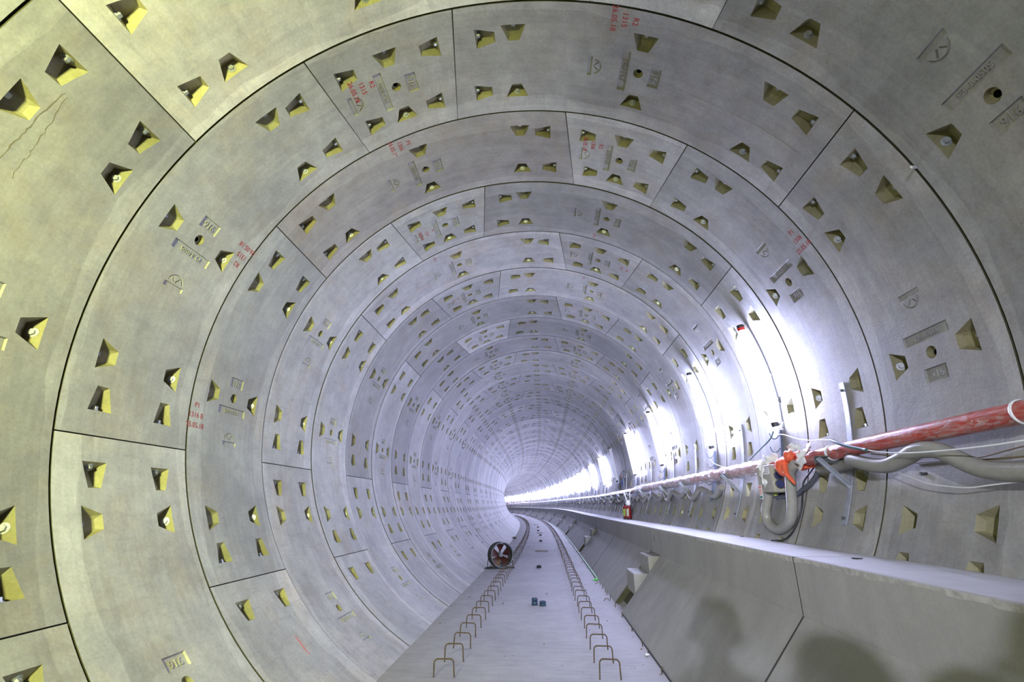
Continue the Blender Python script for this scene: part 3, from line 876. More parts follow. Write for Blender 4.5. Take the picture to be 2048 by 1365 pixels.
# ---------------------------------------------------------------- red pipe wrapped in film
PA = 2.545
def pz(s): return float(np.interp(s, [0, 2.4, 2.9, 3.6, 4.1, 4.6, 5.7, 7.5, 9.3, 12.3, 15], [-.515, -.520, -.530, -.537, -.548, -.565, -.560, -.555, -.555, -.545, -.55]))
def lens(s0, s1, ds):
    n = max(2, round((s1 - s0) / ds)); return [s0 + (s1 - s0) * i / n for i in range(n + 1)]
pipe = root('fire_main_pipe', frame(4.0, PA, pz(4.0)), 'long red pipe wrapped in plastic film, carried on brackets along the wall', 'pipe')
inv = pipe.matrix_world.inverted()
mb = MB(); P = [inv @ F(s, PA, pz(s)) for s in lens(-7, 15, .4) + lens(15.8, S_END - .5, 1.0)]
mb.tube(P, .056, 16); mb.build('pipe', M_PIPE, pipe)
def film(s0, s1, r0, wob, name, mat, ds=.06, n=22, twist=1.6, lobes=5):
    mb = MB(); P = lens(s0, s1, ds); vs_ = []; ph = rng.uniform(0, 6)
    for i, s in enumerate(P):
        c = F(s, PA, pz(s)); M_ = frame(s, PA, pz(s)); e = min(1, i / 3, (len(P) - 1 - i) / 3)
        for k in range(n):
            t = 2 * math.pi * k / n
            r = r0 + wob * (.5 * math.sin(lobes * t + s * 9 * twist + ph) + .35 * math.sin(3 * t - s * 23 + ph) + .5 * math.sin(s * 31 + ph + 2 * math.sin(t)) + rng.uniform(-.3, .3))
            r = .0575 + max(.0005, (r - .0575)) * (.3 + .7 * e)
            sag = -.4 * wob * (1 if math.sin(t) < 0 else 0)
            vs_.append(inv @ (M_ @ Vector((r * math.cos(t), 0, r * math.sin(t) + sag))))
    mb.add(vs_, [(i * n + k, i * n + (k + 1) % n, (i + 1) * n + (k + 1) % n, (i + 1) * n + k) for i in range(len(P) - 1) for k in range(n)], 0, True)
    o = mb.build(name, mat, pipe); return o
o = film(-1.5, 4.55, .0600, .0018, 'film_wrap', M_FILM); o['label'] = 'clear shiny film wound over the red pipe'
o = film(5.22, 13.2, .073, .012, 'film_wrap', M_FILMW, .07); o['label'] = 'loose milky crumpled film'
o = film(13.6, 60, .062, .006, 'film_wrap', M_FILMW, .35, 10); o['label'] = 'milky film on the far run'
for s, w in ((2.50, .008), (4.165, .016), (9.7, .03), (13.35, .05)):
    mb = MB(); M_ = inv @ frame(s, PA, pz(s)) @ Matrix.Rotation(math.pi / 2, 4, 'X')
    mb.lathe([(.058, -w), (.0635, -w * .8), (.0645, 0), (.0635, w * .8), (.058, w)], M_, 20); mb.build('film_tie', M_WHITEP, pipe)
# coupling on the bare stretch
for s in (4.95,):
    mb = MB(); M_ = inv @ frame(s, PA, pz(s)) @ Matrix.Rotation(math.pi / 2, 4, 'X')
    mb.lathe([(.056, -.035), (.066, -.033), (.066, -.006), (.062, -.004), (.062, .004), (.066, .006), (.066, .033), (.056, .035)], M_, 20); mb.build('coupling', M_PIPE, pipe)

# loose film tails
def ribbon(name, P, w, parent, mat, fold=.4, n=7):
    P = catmull(P, n); mb = MB(); vs_ = []
    for i, p in enumerate(P):
        t = (P[min(i + 1, len(P) - 1)] - P[max(0, i - 1)]).normalized(); x = t.cross(Vector((1, .15, .1))).normalized(); y = x.cross(t)
        for k in range(5):
            q_ = (k - 2) / 2; ww = w * (1 + .25 * math.sin(i * 1.3))
            vs_.append(p + x * q_ * ww + y * (fold * w * math.cos(q_ * 4 + i * .7)))
    mb.add(vs_, [(i * 5 + k, i * 5 + k + 1, (i + 1) * 5 + k + 1, (i + 1) * 5 + k) for i in range(len(P) - 1) for k in range(4)], 0, True)
    return mb.build(name, mat, parent)
M_TAIL = simple('white_film_tail', (.74, .74, .76), .35, 0, .1, 30, .4)
L_ = lambda s, a, z: inv @ F(s, a, z)
x_ = ribbon('film_tail', [L_(4.98, 2.48, -.49), L_(5.13, 2.40, -.54), L_(5.17, 2.38, -.65), L_(5.14, 2.38, -.74), L_(5.16, 2.38, -.77)], .028, pipe, M_TAIL); x_['label'] = 'white film strip hanging down'
x_ = ribbon('film_tail', [L_(4.45, 2.52, -.47), L_(4.40, 2.44, -.52), L_(4.47, 2.42, -.60), L_(4.56, 2.45, -.64)], .045, pipe, M_TAIL); x_['label'] = 'bunched white film'
x_ = ribbon('film_tail', [L_(4.56, 2.50, -.46), L_(4.64, 2.45, -.45), L_(4.75, 2.48, -.48)], .03, pipe, M_TAIL)
x_ = ribbon('film_tail', [L_(4.93, 2.44, -.52), L_(5.02, 2.38, -.53), L_(5.12, 2.40, -.50)], .035, pipe, M_TAIL)

# printed tag hanging below the film strip
T = root('printed_tag', frame(5.24, 2.37, -.83), 'white and red printed tag hanging beside the junction box', 'tag')
mb = MB(); mb.box((0, 0, 0), (.004, .062, .135)); mb.build('card', M_LABEL, T)
mb = MB()
for z_, h in ((.05, .022), (.022, .012), (.002, .010), (-.016, .008)):
    for y_ in (-.020, 0, .018): mb.box((-.0028, y_ + rng.uniform(-.003, .003), z_), (.001, .012, h))
mb.build('red_print', M_SIGNR, T)
mb = MB(); mb.box((-.0028, 0, -.048), (.001, .05, .022)); mb.build('green_print', simple('green_print', (.03, .16, .13), .6), T)

# ---------------------------------------------------------------- hoses
def corrugated(name, P, r, mat, parent_label, cat, ribs=True, pitch=.012, n=12, group=None, ref=None):
    """One continuous corrugated hose along the points P (world)."""
    P = catmull(P, 10); d = [0]
    for a_, b_ in zip(P[:-1], P[1:]): d.append(d[-1] + (b_ - a_).length)
    N_ = int(d[-1] / (pitch / 2)) if ribs else len(P); Q = []; rs = []
    if ribs:
        xs = np.linspace(0, d[-1], N_); arr = np.array([tuple(p) for p in P])
        Q = [Vector([float(np.interp(x, d, arr[:, k])) for k in range(3)]) for x in xs]; rs = [r * (1.0 if i % 2 else .90) for i in range(N_)]
    else: Q = P; rs = [r] * len(P)
    o = empty(name); o.location = Q[0]
    mb = MB(); mb.tube([q_ - Q[0] for q_ in Q], rs, n); me = mb.mesh(name, mat)
    bpy.data.objects.remove(o); o = link(name, me); o.location = Q[0]
    return tag(o, parent_label, cat, group)
HA = 2.50
P = [(1.2, 2.50, -.83), (1.9, 2.50, -.82), (2.3, 2.5, -.812), (2.555, 2.5, -.806), (2.734, 2.5, -.785), (2.843, 2.5, -.748), (2.927, 2.5, -.702), (3.014, 2.5, -.658), (3.093, 2.49, -.640), (3.193, 2.49, -.642), (3.303, 2.5, -.668), (3.459, 2.5, -.700), (3.601, 2.5, -.695), (3.767, 2.5, -.660), (3.914, 2.53, -.630), (4.05, 2.60, -.64), (4.25, 2.62, -.65), (4.5, 2.60, -.65)]
corrugated('corrugated_hose', [F(*p) for p in P], .050, M_HOSE, 'thick grey corrugated hose snaking below the red pipe', 'hose')
P = [(4.62, 2.46, -.60), (4.69, 2.45, -.64), (4.742, 2.45, -.70), (4.781, 2.45, -.838), (4.815, 2.45, -.972), (4.90, 2.45, -1.09), (5.10, 2.45, -1.175), (5.25, 2.45, -1.175), (5.37, 2.45, -1.12), (5.385, 2.45, -1.02), (5.33, 2.46, -.92), (5.30, 2.47, -.845)]
corrugated('drain_hose', [F(*p) for p in P], .048, M_HOSE, 'thick grey hose hanging in a U below the junction box', 'hose')
# the hose goes on in loops between the far brackets
P = []; s = 6.9; ph = 0
while s < 46:
    P.append((s, 2.56 + .03 * math.sin(ph * 1.7), -.70 - (.11 if ph % 2 else 0) * rng.uniform(.5, 1.2) - .02)); s += .42 + rng.uniform(-.05, .05) + (.1 if s > 14 else 0); ph += 1
corrugated('corrugated_hose', [F(*p) for p in P], .042, M_HOSE, 'grey hose looping from bracket to bracket beyond the hooks', 'hose', ribs=False, n=8)
P = [(4.30, 2.56, -.60), (4.454, 2.58, -.63), (4.569, 2.6, -.70), (4.719, 2.6, -.775), (4.861, 2.6, -.82), (5.05, 2.6, -.875), (5.25, 2.6, -.875), (5.45, 2.6, -.86), (5.6, 2.62, -.80)]
corrugated('grey_conduit', [F(*p) for p in P], .024, M_CONDUIT, 'dark grey conduit curving behind the hanging hose', 'conduit', pitch=.02)

# ---------------------------------------------------------------- junction box with sockets
J = root('junction_box', frame(5.28, 2.54, -.70), 'beige electrical junction box with blue and red sockets below the pipe', 'junction box')
mb = MB(); mb.box((0, 0, 0), (.17, .34, .27), bev=.010); mb.build('box_body', M_BOX, J)
mb = MB(); mb.box((-.088, 0, 0), (.012, .33, .262), bev=.005); mb.build('lid', M_BOX, J)
mb = MB(); mb.box((-.0955, -.02, .085), (.002, .24, .085)); x_ = mb.build('label_sheet', M_LABEL, J); x_['label'] = 'white printed sheet'
mb = MB()
for i in range(4): mb.box((-.0968, -.02, .115 - i * .018), (.0006, .20 - .03 * (i % 2), .004))
mb.build('label_print', M_CONDUIT, J)
mb = MB(); mb.cyl((-.094, .02, .01), (-.10, .02, .01), .012, n=12); x_ = mb.build('green_button', simple('green_button', (.02, .35, .12), .4), J)
mb = MB(); mb.cyl((-.094, .075, .015), (-.099, .075, .015), .010, n=12); mb.build('dark_knob', M_BLACK, J)
for (y_, z_, m_s, c_) in ((-.17, .025, M_BLUE, 'blue plug socket'), (-.17, -.055, M_BLUE, 'dark blue plug socket'), (-.17, -.060, M_SIGNR, None)):
    if c_:
        mb = MB(); mb.cyl((-.04, y_, z_), (-.055, y_ - .065, z_ - .005), .034, .030, n=16); mb.cyl((-.055, y_ - .065, z_ - .005), (-.057, y_ - .075, z_ - .006), .037, n=16)
        x_ = mb.build('socket', m_s, J)
    else:
        mb = MB(); mb.cyl((.02, y_, z_), (.01, y_ - .06, z_ - .004), .028, .026, n=16); x_ = mb.build('socket', m_s, J); x_['label'] = 'red plug socket'
mb = MB(); mb.cyl((0, .03, -.13), (0, .03, -.165), .018, n=12); x_ = mb.build('cable_gland', M_YG, J)

# ---------------------------------------------------------------- orange bag knotted round the pipe
def blob(name, c, r, sc, mat, parent, seed, amp=.22, cuts=3):
    import bmesh
    from mathutils import noise as mn
    bm = bmesh.new(); bmesh.ops.create_icosphere(bm, subdivisions=cuts, radius=1)
    for v in bm.verts:
        d = v.co.normalized(); k = 1 + amp * mn.noise(d * 2.2 + Vector((seed, 0, 0))) + amp * .5 * mn.noise(d * 6 + Vector((0, seed, 0)))
        v.co = Vector((d.x * sc[0], d.y * sc[1], d.z * sc[2])) * r * k + Vector(c)
    me = bpy.data.meshes.new(name); bm.to_mesh(me); bm.free(); me.materials.append(mat)
    for p in me.polygons: p.use_smooth = True
    return link(name, me, parent)
G = root('orange_bag', frame(4.72, 2.43, -.56), 'crumpled orange plastic bag knotted round the pipe', 'bag')
blob('bag_body', (-.01, .05, -.055), .075, (1, 1.05, 1.1), M_ORANGE, G, 3.0)
mb = MB()
ginv = G.matrix_world.inverted()
for k, (s, w) in enumerate(((4.66, .020), (4.72, .026), (4.60, .016))):
    pts = [ginv @ (frame(s + .03 * math.sin(t), PA, pz(s)) @ Vector((.074 * math.cos(t), 0, .074 * math.sin(t)))) for t in np.linspace(0, 2 * math.pi, 20)[:-1]]
    mb.tube(pts, [w * (.7 + .4 * math.sin(i * 1.9 + k)) for i in range(19)], 7, closed=True)
mb.build('knot_bands', M_ORANGE, G)
mb = MB(); P = catmull([(-.03, -.02, -.05), (-.05, -.06, -.12), (-.03, -.11, -.19), (-.02, -.12, -.22)], 5); mb.tube(P, [.032 - .026 * i / len(P) for i in range(len(P))], 7); mb.build('bag_tail', M_ORANGE, G)
blob('bag_knot', (.0, -.06, .03), .045, (1, 1, 1.2), M_ORANGE, G, 7.0, .3)

# ---------------------------------------------------------------- cables
def cable(name, P, r, mat, label, cat='cable', n=6, group=None):
    P = catmull([F(*p) for p in P], 8); o = link(name, (lambda m_: (m_.tube([p - P[0] for p in P], r, n), m_.mesh(name, mat))[1])(MB())); o.location = P[0]
    return tag(o, label, cat, group)
cable('white_cable', [(5.35, 2.67, -.24), (5.037, 2.6, -.281), (4.74, 2.57, -.36), (4.4, 2.52, -.42), (4.15, 2.45, -.446), (4.008, 2.42, -.465), (3.876, 2.40, -.487), (3.76, 2.39, -.525), (3.522, 2.38, -.586), (3.35, 2.38, -.627), (3.09, 2.38, -.659), (2.795, 2.38, -.674), (2.55, 2.38, -.679), (2.372, 2.38, -.677), (1.5, 2.40, -.66)], .0045, M_CABW, 'thin pale cable slung from the lamp hook down past the red pipe')
cable('green_cable_sleeve', [(3.90, 2.40, -.480), (3.80, 2.385, -.512), (3.70, 2.38, -.545), (3.52, 2.375, -.590), (3.46, 2.37, -.602)], .0125, M_CABG, 'dark green sleeve on the pale cable beside the bracket', 'cable')
cable('brown_cable', [(3.75, 2.58, -.60), (3.569, 2.584, -.63), (3.377, 2.576, -.661), (3.088, 2.55, -.685), (2.911, 2.55, -.702), (2.846, 2.56, -.721), (2.592, 2.565, -.729), (1.8, 2.58, -.73)], .005, M_CABB, 'thin brown cable crossing the thick grey hose')
cable('grey_wire', [(3.8, 2.56, -.66), (3.565, 2.54, -.715), (3.358, 2.52, -.780), (3.182, 2.505, -.833), (3.027, 2.50, -.856), (2.888, 2.495, -.867), (2.733, 2.50, -.857), (2.548, 2.505, -.846), (1.8, 2.53, -.80)], .004, M_CABW, 'thin pale wire sagging low under the thick grey hose')
cable('wall_wire', [(3.45, 2.655, -.69), (3.2, 2.655, -.695), (2.95, 2.65, -.70), (2.7, 2.66, -.67), (2.3, 2.665, -.64)], .004, M_CABB, 'dark wire lying on the wall behind the thick grey hose')
cable('lamp_lead', [(5.37, 2.66, -.20), (5.42, 2.63, -.28), (5.62, 2.60, -.36), (5.85, 2.58, -.44), (5.95, 2.56, -.50)], .007, M_CABG, 'dark lead drooping from the lamp above the junction box to the pipe')
cable('white_cable', [(7.55, 2.67, -.30), (7.3, 2.64, -.38), (7.0, 2.62, -.44), (6.7, 2.60, -.50)], .005, M_CABW, 'pale cord running from the second lamp rail down to the pipe')
cable('dark_cable', [(4.66, 2.66, -.60), (4.78, 2.64, -.68), (4.847, 2.61, -.755), (4.84, 2.575, -.865), (4.815, 2.525, -1.0), (4.856, 2.46, -1.15), (4.92, 2.425, -1.225), (5.0, 2.40, -1.262), (5.2, 2.38, -1.28)], .008, M_BLACK, 'black cable following the ring joint behind the hanging hose')
# small clip and dowel on the wall below the hose
for (s, g, lab) in ((3.37, 106.2, 'small dark cable clip on the wall under the first dip of the thick hose'), (2.98, 105.6, 'dark cable clip half hidden behind the thick grey hose')):
    a, z = onwall(g, R); o = root('cable_clip', frame(s, a, z, g), lab, 'clip')
    mb = MB(); mb.box((-.008, 0, 0), (.016, .045, .018), bev=.003); mb.build('clip_body', M_BLACK, o)
    mb = MB(); mb.cyl((-.01, 0, 0), (-.035, .0, .0), .006, n=8); mb.build('clip_screw', M_DSTEEL, o)
# pale shim poking out of a ring joint
a, z = onwall(67.66, R); o = root('plastic_shim', frame(2.62, a, z, 67.66), 'small white plastic strip poking out of a ring joint high on the wall', 'shim')
mb = MB(); mb.box((-.03, -.02, 0), (.075, .010, .016), M=Matrix.Rotation(.5, 3, 'Z')); mb.build('strip', M_WHITEP, o)

# ---------------------------------------------------------------- notice board, extinguishers
a, z = onwall(91.9, R - .05); o = root('notice_board', frame(16.5, a, z) @ Matrix.Rotation(.10, 4, 'Z'), 'small grey-blue board with a red-rimmed round sign above a blue one', 'sign')
mb = MB(); mb.box((0, 0, -.04), (.02, .26, .46), bev=.004); mb.build('board', M_SIGN, o)
mb = MB(); mb.cyl((-.011, 0, .08), (-.016, 0, .08), .085, n=24); mb.build('round_sign_rim', M_SIGNR, o)
mb = MB(); mb.cyl((-.016, 0, .08), (-.018, 0, .08), .066, n=24); mb.build('round_sign_face', M_LABEL, o)
mb = MB(); mb.add([(-.0195, -.04, .055), (-.0195, .04, .055), (-.0195, 0, .12), (-.0182, -.04, .055), (-.0182, .04, .055), (-.0182, 0, .12)], [(0, 1, 2), (3, 5, 4), (0, 3, 4, 1), (1, 4, 5, 2), (2, 5, 3, 0)]); mb.build('sign_mark', M_SIGNR, o)
mb = MB(); mb.cyl((-.011, 0, -.14), (-.016, 0, -.14), .075, n=24); mb.build('blue_sign', M_SIGNB, o)

def extinguisher(M_, label, lab_mat, wrap):
    o = root('fire_extinguisher', M_, label, 'fire extinguisher', 'fire extinguishers on the walkway')
    mb = MB(); mb.lathe([(.0, .0), (.062, .0), (.068, .012), (.068, .29), (.060, .325), (.035, .345), (.022, .35), (.022, .37), (0, .37)], None, 24); mb.build('cylinder', M_EXT, o)
    mb = MB(); mb.lathe([(.0685, .085), (.0692, .087), (.0692, .268), (.0685, .27)], Matrix.Rotation(math.radians(200), 4, 'Z'), 14, a0=-1.0, a1=1.0); mb.build('label_band', lab_mat, o)
    mb = MB(); mb.cyl((0, 0, .37), (0, 0, .395), .018, n=12); mb.box((-.02, -.02, .405), (.09, .022, .014), M=Matrix.Rotation(.15, 3, 'Y')); mb.box((-.025, -.02, .38), (.085, .02, .010), M=Matrix.Rotation(-.2, 3, 'Y')); mb.build('valve_handle', M_BLACK, o)
    mb = MB(); mb.tube(catmull([(.02, 0, .385), (.07, .0, .37), (.088, .0, .30), (.084, 0, .18), (.080, 0, .12)], 5), .010, 7); mb.build('discharge_hose', M_BLACK, o)
    mb = MB(); mb.lathe([(.0685, .0), (.0705, .004), (.0705, .03), (.0685, .032)], None, 24); mb.build('base_ring', M_BLACK, o)
    if wrap:
        x_ = blob('film_wrap', (0, 0, .40), .072, (1, 1, 1.0), M_TAIL, o, 5.0, .35); x_['label'] = 'white plastic film bunched over the handle'
        mb = MB()
        for sx, ex in ((-.02, -.07), (.03, .06)):
            P = catmull([(sx, 0, .45), (sx * 1.4 + ex * .3, .02, .53), (ex, .03, .62), (ex * 1.2, .05, .70)], 5); mb.tube(P, [.024, .022, .02, .017, .014, .014, .015, .017, .018, .018, .02, .022, .02, .018, .014, .01][:len(P)] + [.01] * max(0, len(P) - 16), 6)
        mb.build('film_strings', M_TAIL, o)
    return o
extinguisher(frame(13.68, 2.385, BZ), 'red fire extinguisher with a cream label and white film over its handle', M_CREAM, True)
extinguisher(frame(13.98, 2.345, BZ), 'red fire extinguisher with a yellow-green label, tucked behind the film-topped one', M_YG, False)

# ---------------------------------------------------------------- axial fan on the floor
fan = root('axial_fan', frame(13.0, -.98, FZ + .31) @ Matrix.Rotation(.48, 4, 'Z'), 'round portable axial fan with dark red blades standing by the curved wall', 'fan')
Mf = Matrix.Rotation(math.pi / 2, 4, 'X')       # local Z -> -Y, towards the camera
mb = MB(); mb.lathe([(.268, .12), (.292, .12), (.296, .10), (.286, .09), (.286, -.10), (.296, -.11), (.292, -.13), (.268, -.13), (.266, 0), (.268, .12)], Mf, 40); mb.build('casing', M_FANB, fan)
mb = MB(); mb.lathe([(.286, .118), (.297, .122), (.299, .132), (.288, .138), (.276, .132), (.274, .122), (.286, .118)], Mf, 40); mb.build('front_rim', simple('worn_rim_steel', (.20, .22, .24), .4, .6, .2, 10), fan)
mb = MB(); mb.cyl(Mf @ Vector((0, 0, .045)), Mf @ Vector((0, 0, .075)), .044, .040, n=20); mb.cyl(Mf @ Vector((0, 0, -.10)), Mf @ Vector((0, 0, .045)), .055, n=20); mb.build('hub', M_HUB, fan)
for k in range(5):
    a0 = 2 * math.pi * k / 5 + .35; vs_ = []; mb = MB()
    for i, rr in enumerate(np.linspace(.05, .252, 6)):
        half = .40 + .10 * i / 5 if i else .42
        for j in range(6):
            t = a0 + (j / 5 - .5) * 2 * half; zz = .055 * (j / 5 - .5) * (1.2 - rr) * 1.6 + .01
            vs_.append(Mf @ Vector((rr * math.cos(t), rr * math.sin(t), zz)))
    n0 = len(vs_); vs2 = [v + Mf @ Vector((0, 0, .004)) - Mf @ Vector((0, 0, 0)) for v in vs_]
    fs = [(i * 6 + j, i * 6 + j + 1, (i + 1) * 6 + j + 1, (i + 1) * 6 + j) for i in range(5) for j in range(5)]
    mb.add(vs_ + vs2, fs + [tuple(n0 + q_ for q_ in reversed(f)) for f in fs], 0, True); mb.build('blade', M_BLADE, fan)
for k in range(3):
    t = math.pi / 2 + k * 2 * math.pi / 3; mb = MB(); mb.cyl(Mf @ Vector((.05 * math.cos(t), .05 * math.sin(t), -.07)), Mf @ Vector((.27 * math.cos(t), .27 * math.sin(t), -.09)), .009, n=8); mb.build('motor_strut', M_FANB, fan)
for sg in (-1, 1):
    mb = MB(); mb.tube([(sg * .29, 0, .05), (sg * .315, .0, -.05), (sg * .345, 0, -.295), (sg * .345, -.10, -.300)], .010, 8); mb.tube([(sg * .345, 0, -.295), (sg * .345, .14, -.300)], .010, 8); mb.build('leg', M_BLACK, fan)
    mb = MB(); mb.cyl((sg * .285, 0, .05), (sg * .32, 0, .05), .022, n=10); mb.build('pivot_knob', M_BLACK, fan)
mb = MB(); mb.tube([(-.345, -.10, -.300), (.345, -.10, -.300)], .010, 8); mb.tube([(-.345, .14, -.300), (.345, .14, -.300)], .010, 8); mb.build('base_bar', M_FANB, fan)
mb = MB(); mb.tube(catmull([(.05, .10, -.22), (.0, .17, -.26), (-.2, .2, -.295), (-.36, .10, -.296), (-.42, -.05, -.296)], 6), .009, 6); mb.build('power_lead', M_BLACK, fan)
mb = MB(); mb.box((.03, .02, -.20), (.07, .10, .06), bev=.008); mb.build('motor_box', M_BLACK, fan)

# ---------------------------------------------------------------- small things on the floor
def coupling(s, a, h, r, label, rz=0):
    o = root('pipe_coupling', frame(s, a, FZ + .001) @ Matrix.Rotation(rz, 4, 'Z'), label, 'pipe coupling', 'blue pipe couplings')
    mb = MB(); mb.lathe([(r * .86, 0), (r, 0), (r, h * .3), (r * .94, h * .33), (r * .94, h * .67), (r, h * .7), (r, h), (r * .86, h), (r * .84, h * .5), (r * .86, 0)], None, 20); mb.build('sleeve', M_COUP, o)
    mb = MB(); mb.lathe([(r * .80, h * .96), (r * .86, h * .97), (r * .86, h * .9)], None, 20); mb.build('seal_ring', M_RUB, o)
    return o
coupling(8.33, -.018, .098, .046, 'taller blue plastic pipe coupling standing on the track slab')
coupling(8.29, .108, .062, .050, 'shorter blue-grey plastic pipe coupling beside the taller one')
for i, (s, a, w, lab) in enumerate([(13.12, -.02, .10, 'black rubber block on the slab level with the fan'), (22.6, -.045, .10, 'black rubber block on the slab just past the dark stick'), (26.7, -.046, .10, 'second black rubber block past the dark stick'), (30.8, -.13, .10, 'third, smaller-looking rubber block past the dark stick'), (35.2, -.065, .10, 'last visible black rubber block down the slab')]):
    o = root('rubber_block', frame(s, a, FZ + .03) @ Matrix.Rotation(.2 * i, 4, 'Z'), lab, 'rubber block', 'rubber blocks along the slab')
    mb = MB(); mb.box((0, 0, 0), (w * 1.15, w, .055), bev=.010); mb.build('block', M_RUB, o)
    mb = MB(); mb.box((0, 0, .030), (w * .55, w * .45, .010), bev=.003); mb.build('raised_pad', M_RUB, o)
for s, a, ln, lab in ((17.8, .005, .43, 'dark wooden stick lying across the slab beyond the fan'), (28.7, -.06, .36, 'dark wooden stick lying across the slab far past the fan'), (39.5, -.1, .36, 'small dark stick at the bend of the slab')):
    o = root('wooden_stick', frame(s, a, FZ + .016), lab, 'stick')
    mb = MB(); mb.tube([(-ln / 2, .0, -.0), (-ln / 6, -.012, .004), (ln / 5, .006, .002), (ln / 2, -.01, .0)], [.014, .015, .013, .012], 6); mb.build('stick', M_WOOD, o)

# rebar hoops in two rows
def hoop_mesh():
    mb = MB(); w = .0885; h = .150; r = .035; P = [(-w - .006, 0, -.02), (-w - .003, 0, .03), (-w, 0, h - r)]
    for i in range(1, 6): t = math.pi - i * math.pi / 10; P.append((-w + r + r * math.cos(t), 0, h - r + r * math.sin(t)))
    for i in range(1, 6): t = math.pi / 2 - i * math.pi / 10; P.append((w - r + r * math.cos(t), 0, h - r + r * math.sin(t)))
    P += [(w + .003, 0, .03), (w + .006, 0, -.02)]
    mb.tube(P, .0068, 6); return mb.mesh('rebar_hoop', M_RUST)
HOOP = hoop_mesh()
for ac, lab, grp in ((-.749, 'thin rusty rebar hoop in the row on the fan side of the slab', 'rebar hoops on the fan side'), (.722, 'thin rusty rebar hoop in the row on the walkway side of the slab', 'rebar hoops on the walkway side')):
    for i in range(146):
        s = (4.962 if ac < 0 else 5.01) + i * .4645 + rng.uniform(-.012, .012)
        o = link('rebar_hoop', HOOP)
        o.matrix_world = frame(s, ac + rng.uniform(-.008, .008), FZ) @ Matrix.Rotation(rng.uniform(-.06, .06), 4, 'Z') @ Matrix.Rotation(rng.uniform(-.10, .10), 4, 'X') @ Matrix.Rotation(rng.uniform(-.03, .03), 4, 'Y') @ Matrix.Diagonal((1, 1, rng.uniform(.95, 1.05), 1))
        tag(o, lab, 'rebar hoop', grp)

# cut rebar stubs along the foot of the walkway
mb = MB(); mb.tube([(0, 0, -.02), (0, .0, .03), (.004, .004, .065)], .006, 6); STUB = mb.mesh('rebar_stub', M_RUST)
for i, s in enumerate([5.18, 5.79, 6.09, 6.75, 7.54, 8.25, 8.86, 9.30, 9.53, 9.95, 10.4]):
    o = link('rebar_stub', STUB); o.matrix_world = frame(s, 1.205, FZ) @ Matrix.Rotation(rng.uniform(-.3, .3), 4, 'X') @ Matrix.Rotation(i * .9, 4, 'Z')
    tag(o, 'short rusty rebar stub sticking up at the foot of the walkway', 'rebar stub', 'rebar stubs along the walkway foot')
mb = MB(); mb.tube(catmull([(-.05, 0, .0), (-.02, .0, .03), (.03, 0, .03), (.055, -.03, -.01)], 5), .0055, 6)
o = link('bent_rebar', mb.mesh('bent_rebar', M_RUST)); o.matrix_world = frame(8.75, 1.13, FZ) @ Matrix.Rotation(.5, 4, 'Z'); tag(o, 'small bent rebar end lying near the step blocks', 'rebar')

cable('sealing_rope', [(11.2, 1.222, FZ + .018), (12.5, 1.226, FZ + .018), (14, 1.224, FZ + .018), (16.8, 1.226, FZ + .018), (20, 1.224, FZ + .018), (24, 1.226, FZ + .018), (28, 1.222, FZ + .018), (34, 1.224, FZ + .018), (42, 1.222, FZ + .018)], .020, M_GREEN, 'pale green sealing cord lying along the walkway foot', 'cord')
o = root('green_scrap', frame(11.05, 1.19, FZ + .012), 'bright green plastic scrap at the end of the pale cord', 'scrap')
blob('scrap', (0, 0, .006), .035, (1.2, 1.6, .5), M_BGREEN, o, 2.0, .5, 2); blob('torn_corner', (-.05, -.08, .0), .022, (1.6, .8, .4), M_BGREEN, o, 9.0, .5, 2)
cable('dark_gap_seal', [(3.0, 1.238, FZ + .002), (4.5, 1.238, FZ + .002), (6, 1.237, FZ + .003), (7.7, 1.237, FZ + .002)], .009, M_RUB, 'dark crumbling joint strip between slab and walkway foot', 'joint strip')
# white chip and debris crumbs
o = root('concrete_chip', frame(5.74, 1.185, FZ + .008), 'small white chip lying at the walkway foot', 'chip'); blob('chip', (0, 0, .004), .02, (1.3, 1.1, .5), M_WHITEP, o, 4.0, .4, 2)
mb = MB()
for i in range(150):
    s = rng.uniform(4.4, 24); side = rng.random()
    a = rng.gauss(-1.27, .05) if side < .4 else (rng.gauss(1.17, .04) if side < .75 else rng.uniform(-1.2, 1.1))
    if a < -1.30 or a > 1.23: continue
    r = rng.uniform(.003, .011) * (1.2 if s > 8 else .8); p = F(s, a, FZ + r * .4)
    Rm = Matrix.Rotation(rng.uniform(0, 3), 3, 'Z'); mb.box(p, (r * 2, r * 1.5, r), M=Rm)
o = mb.build('debris', M_WOOD); tag(o, 'fine crumbs and dirt scattered on the slab', 'debris', kind='stuff')
o = root('debris_lump', frame(24.2, -1.27, FZ + .03), 'dark lump lying where the slab meets the curved wall past the fan', 'lump'); blob('lump', (0, 0, .02), .07, (1.4, 1, .7), M_WOOD, o, 6.0, .4, 2)
# narrow slot in the walkway face
mb = MB(); Ms = frame(8.19, BA - .0005, -1.447); mb.box(Ms.translation, (.004, .020, .10), M=Ms.to_3x3()); x_ = mb.build('face_slot', M_BLACK, walk)

# bits of litter on the walkway top
for (s, a, lab, sz) in ((3.55, 2.20, 'flat dark scrap on the dusty walkway top near the camera', .03), (5.9, 2.36, 'small scrap by the wall on the walkway top under the U-shaped hose', .02)):
    o = root('scrap', frame(s, a, BZ + .003), lab, 'scrap'); blob('flake', (0, 0, .002), sz, (1.3, .6, .12), M_RUB, o, s, .4, 2)

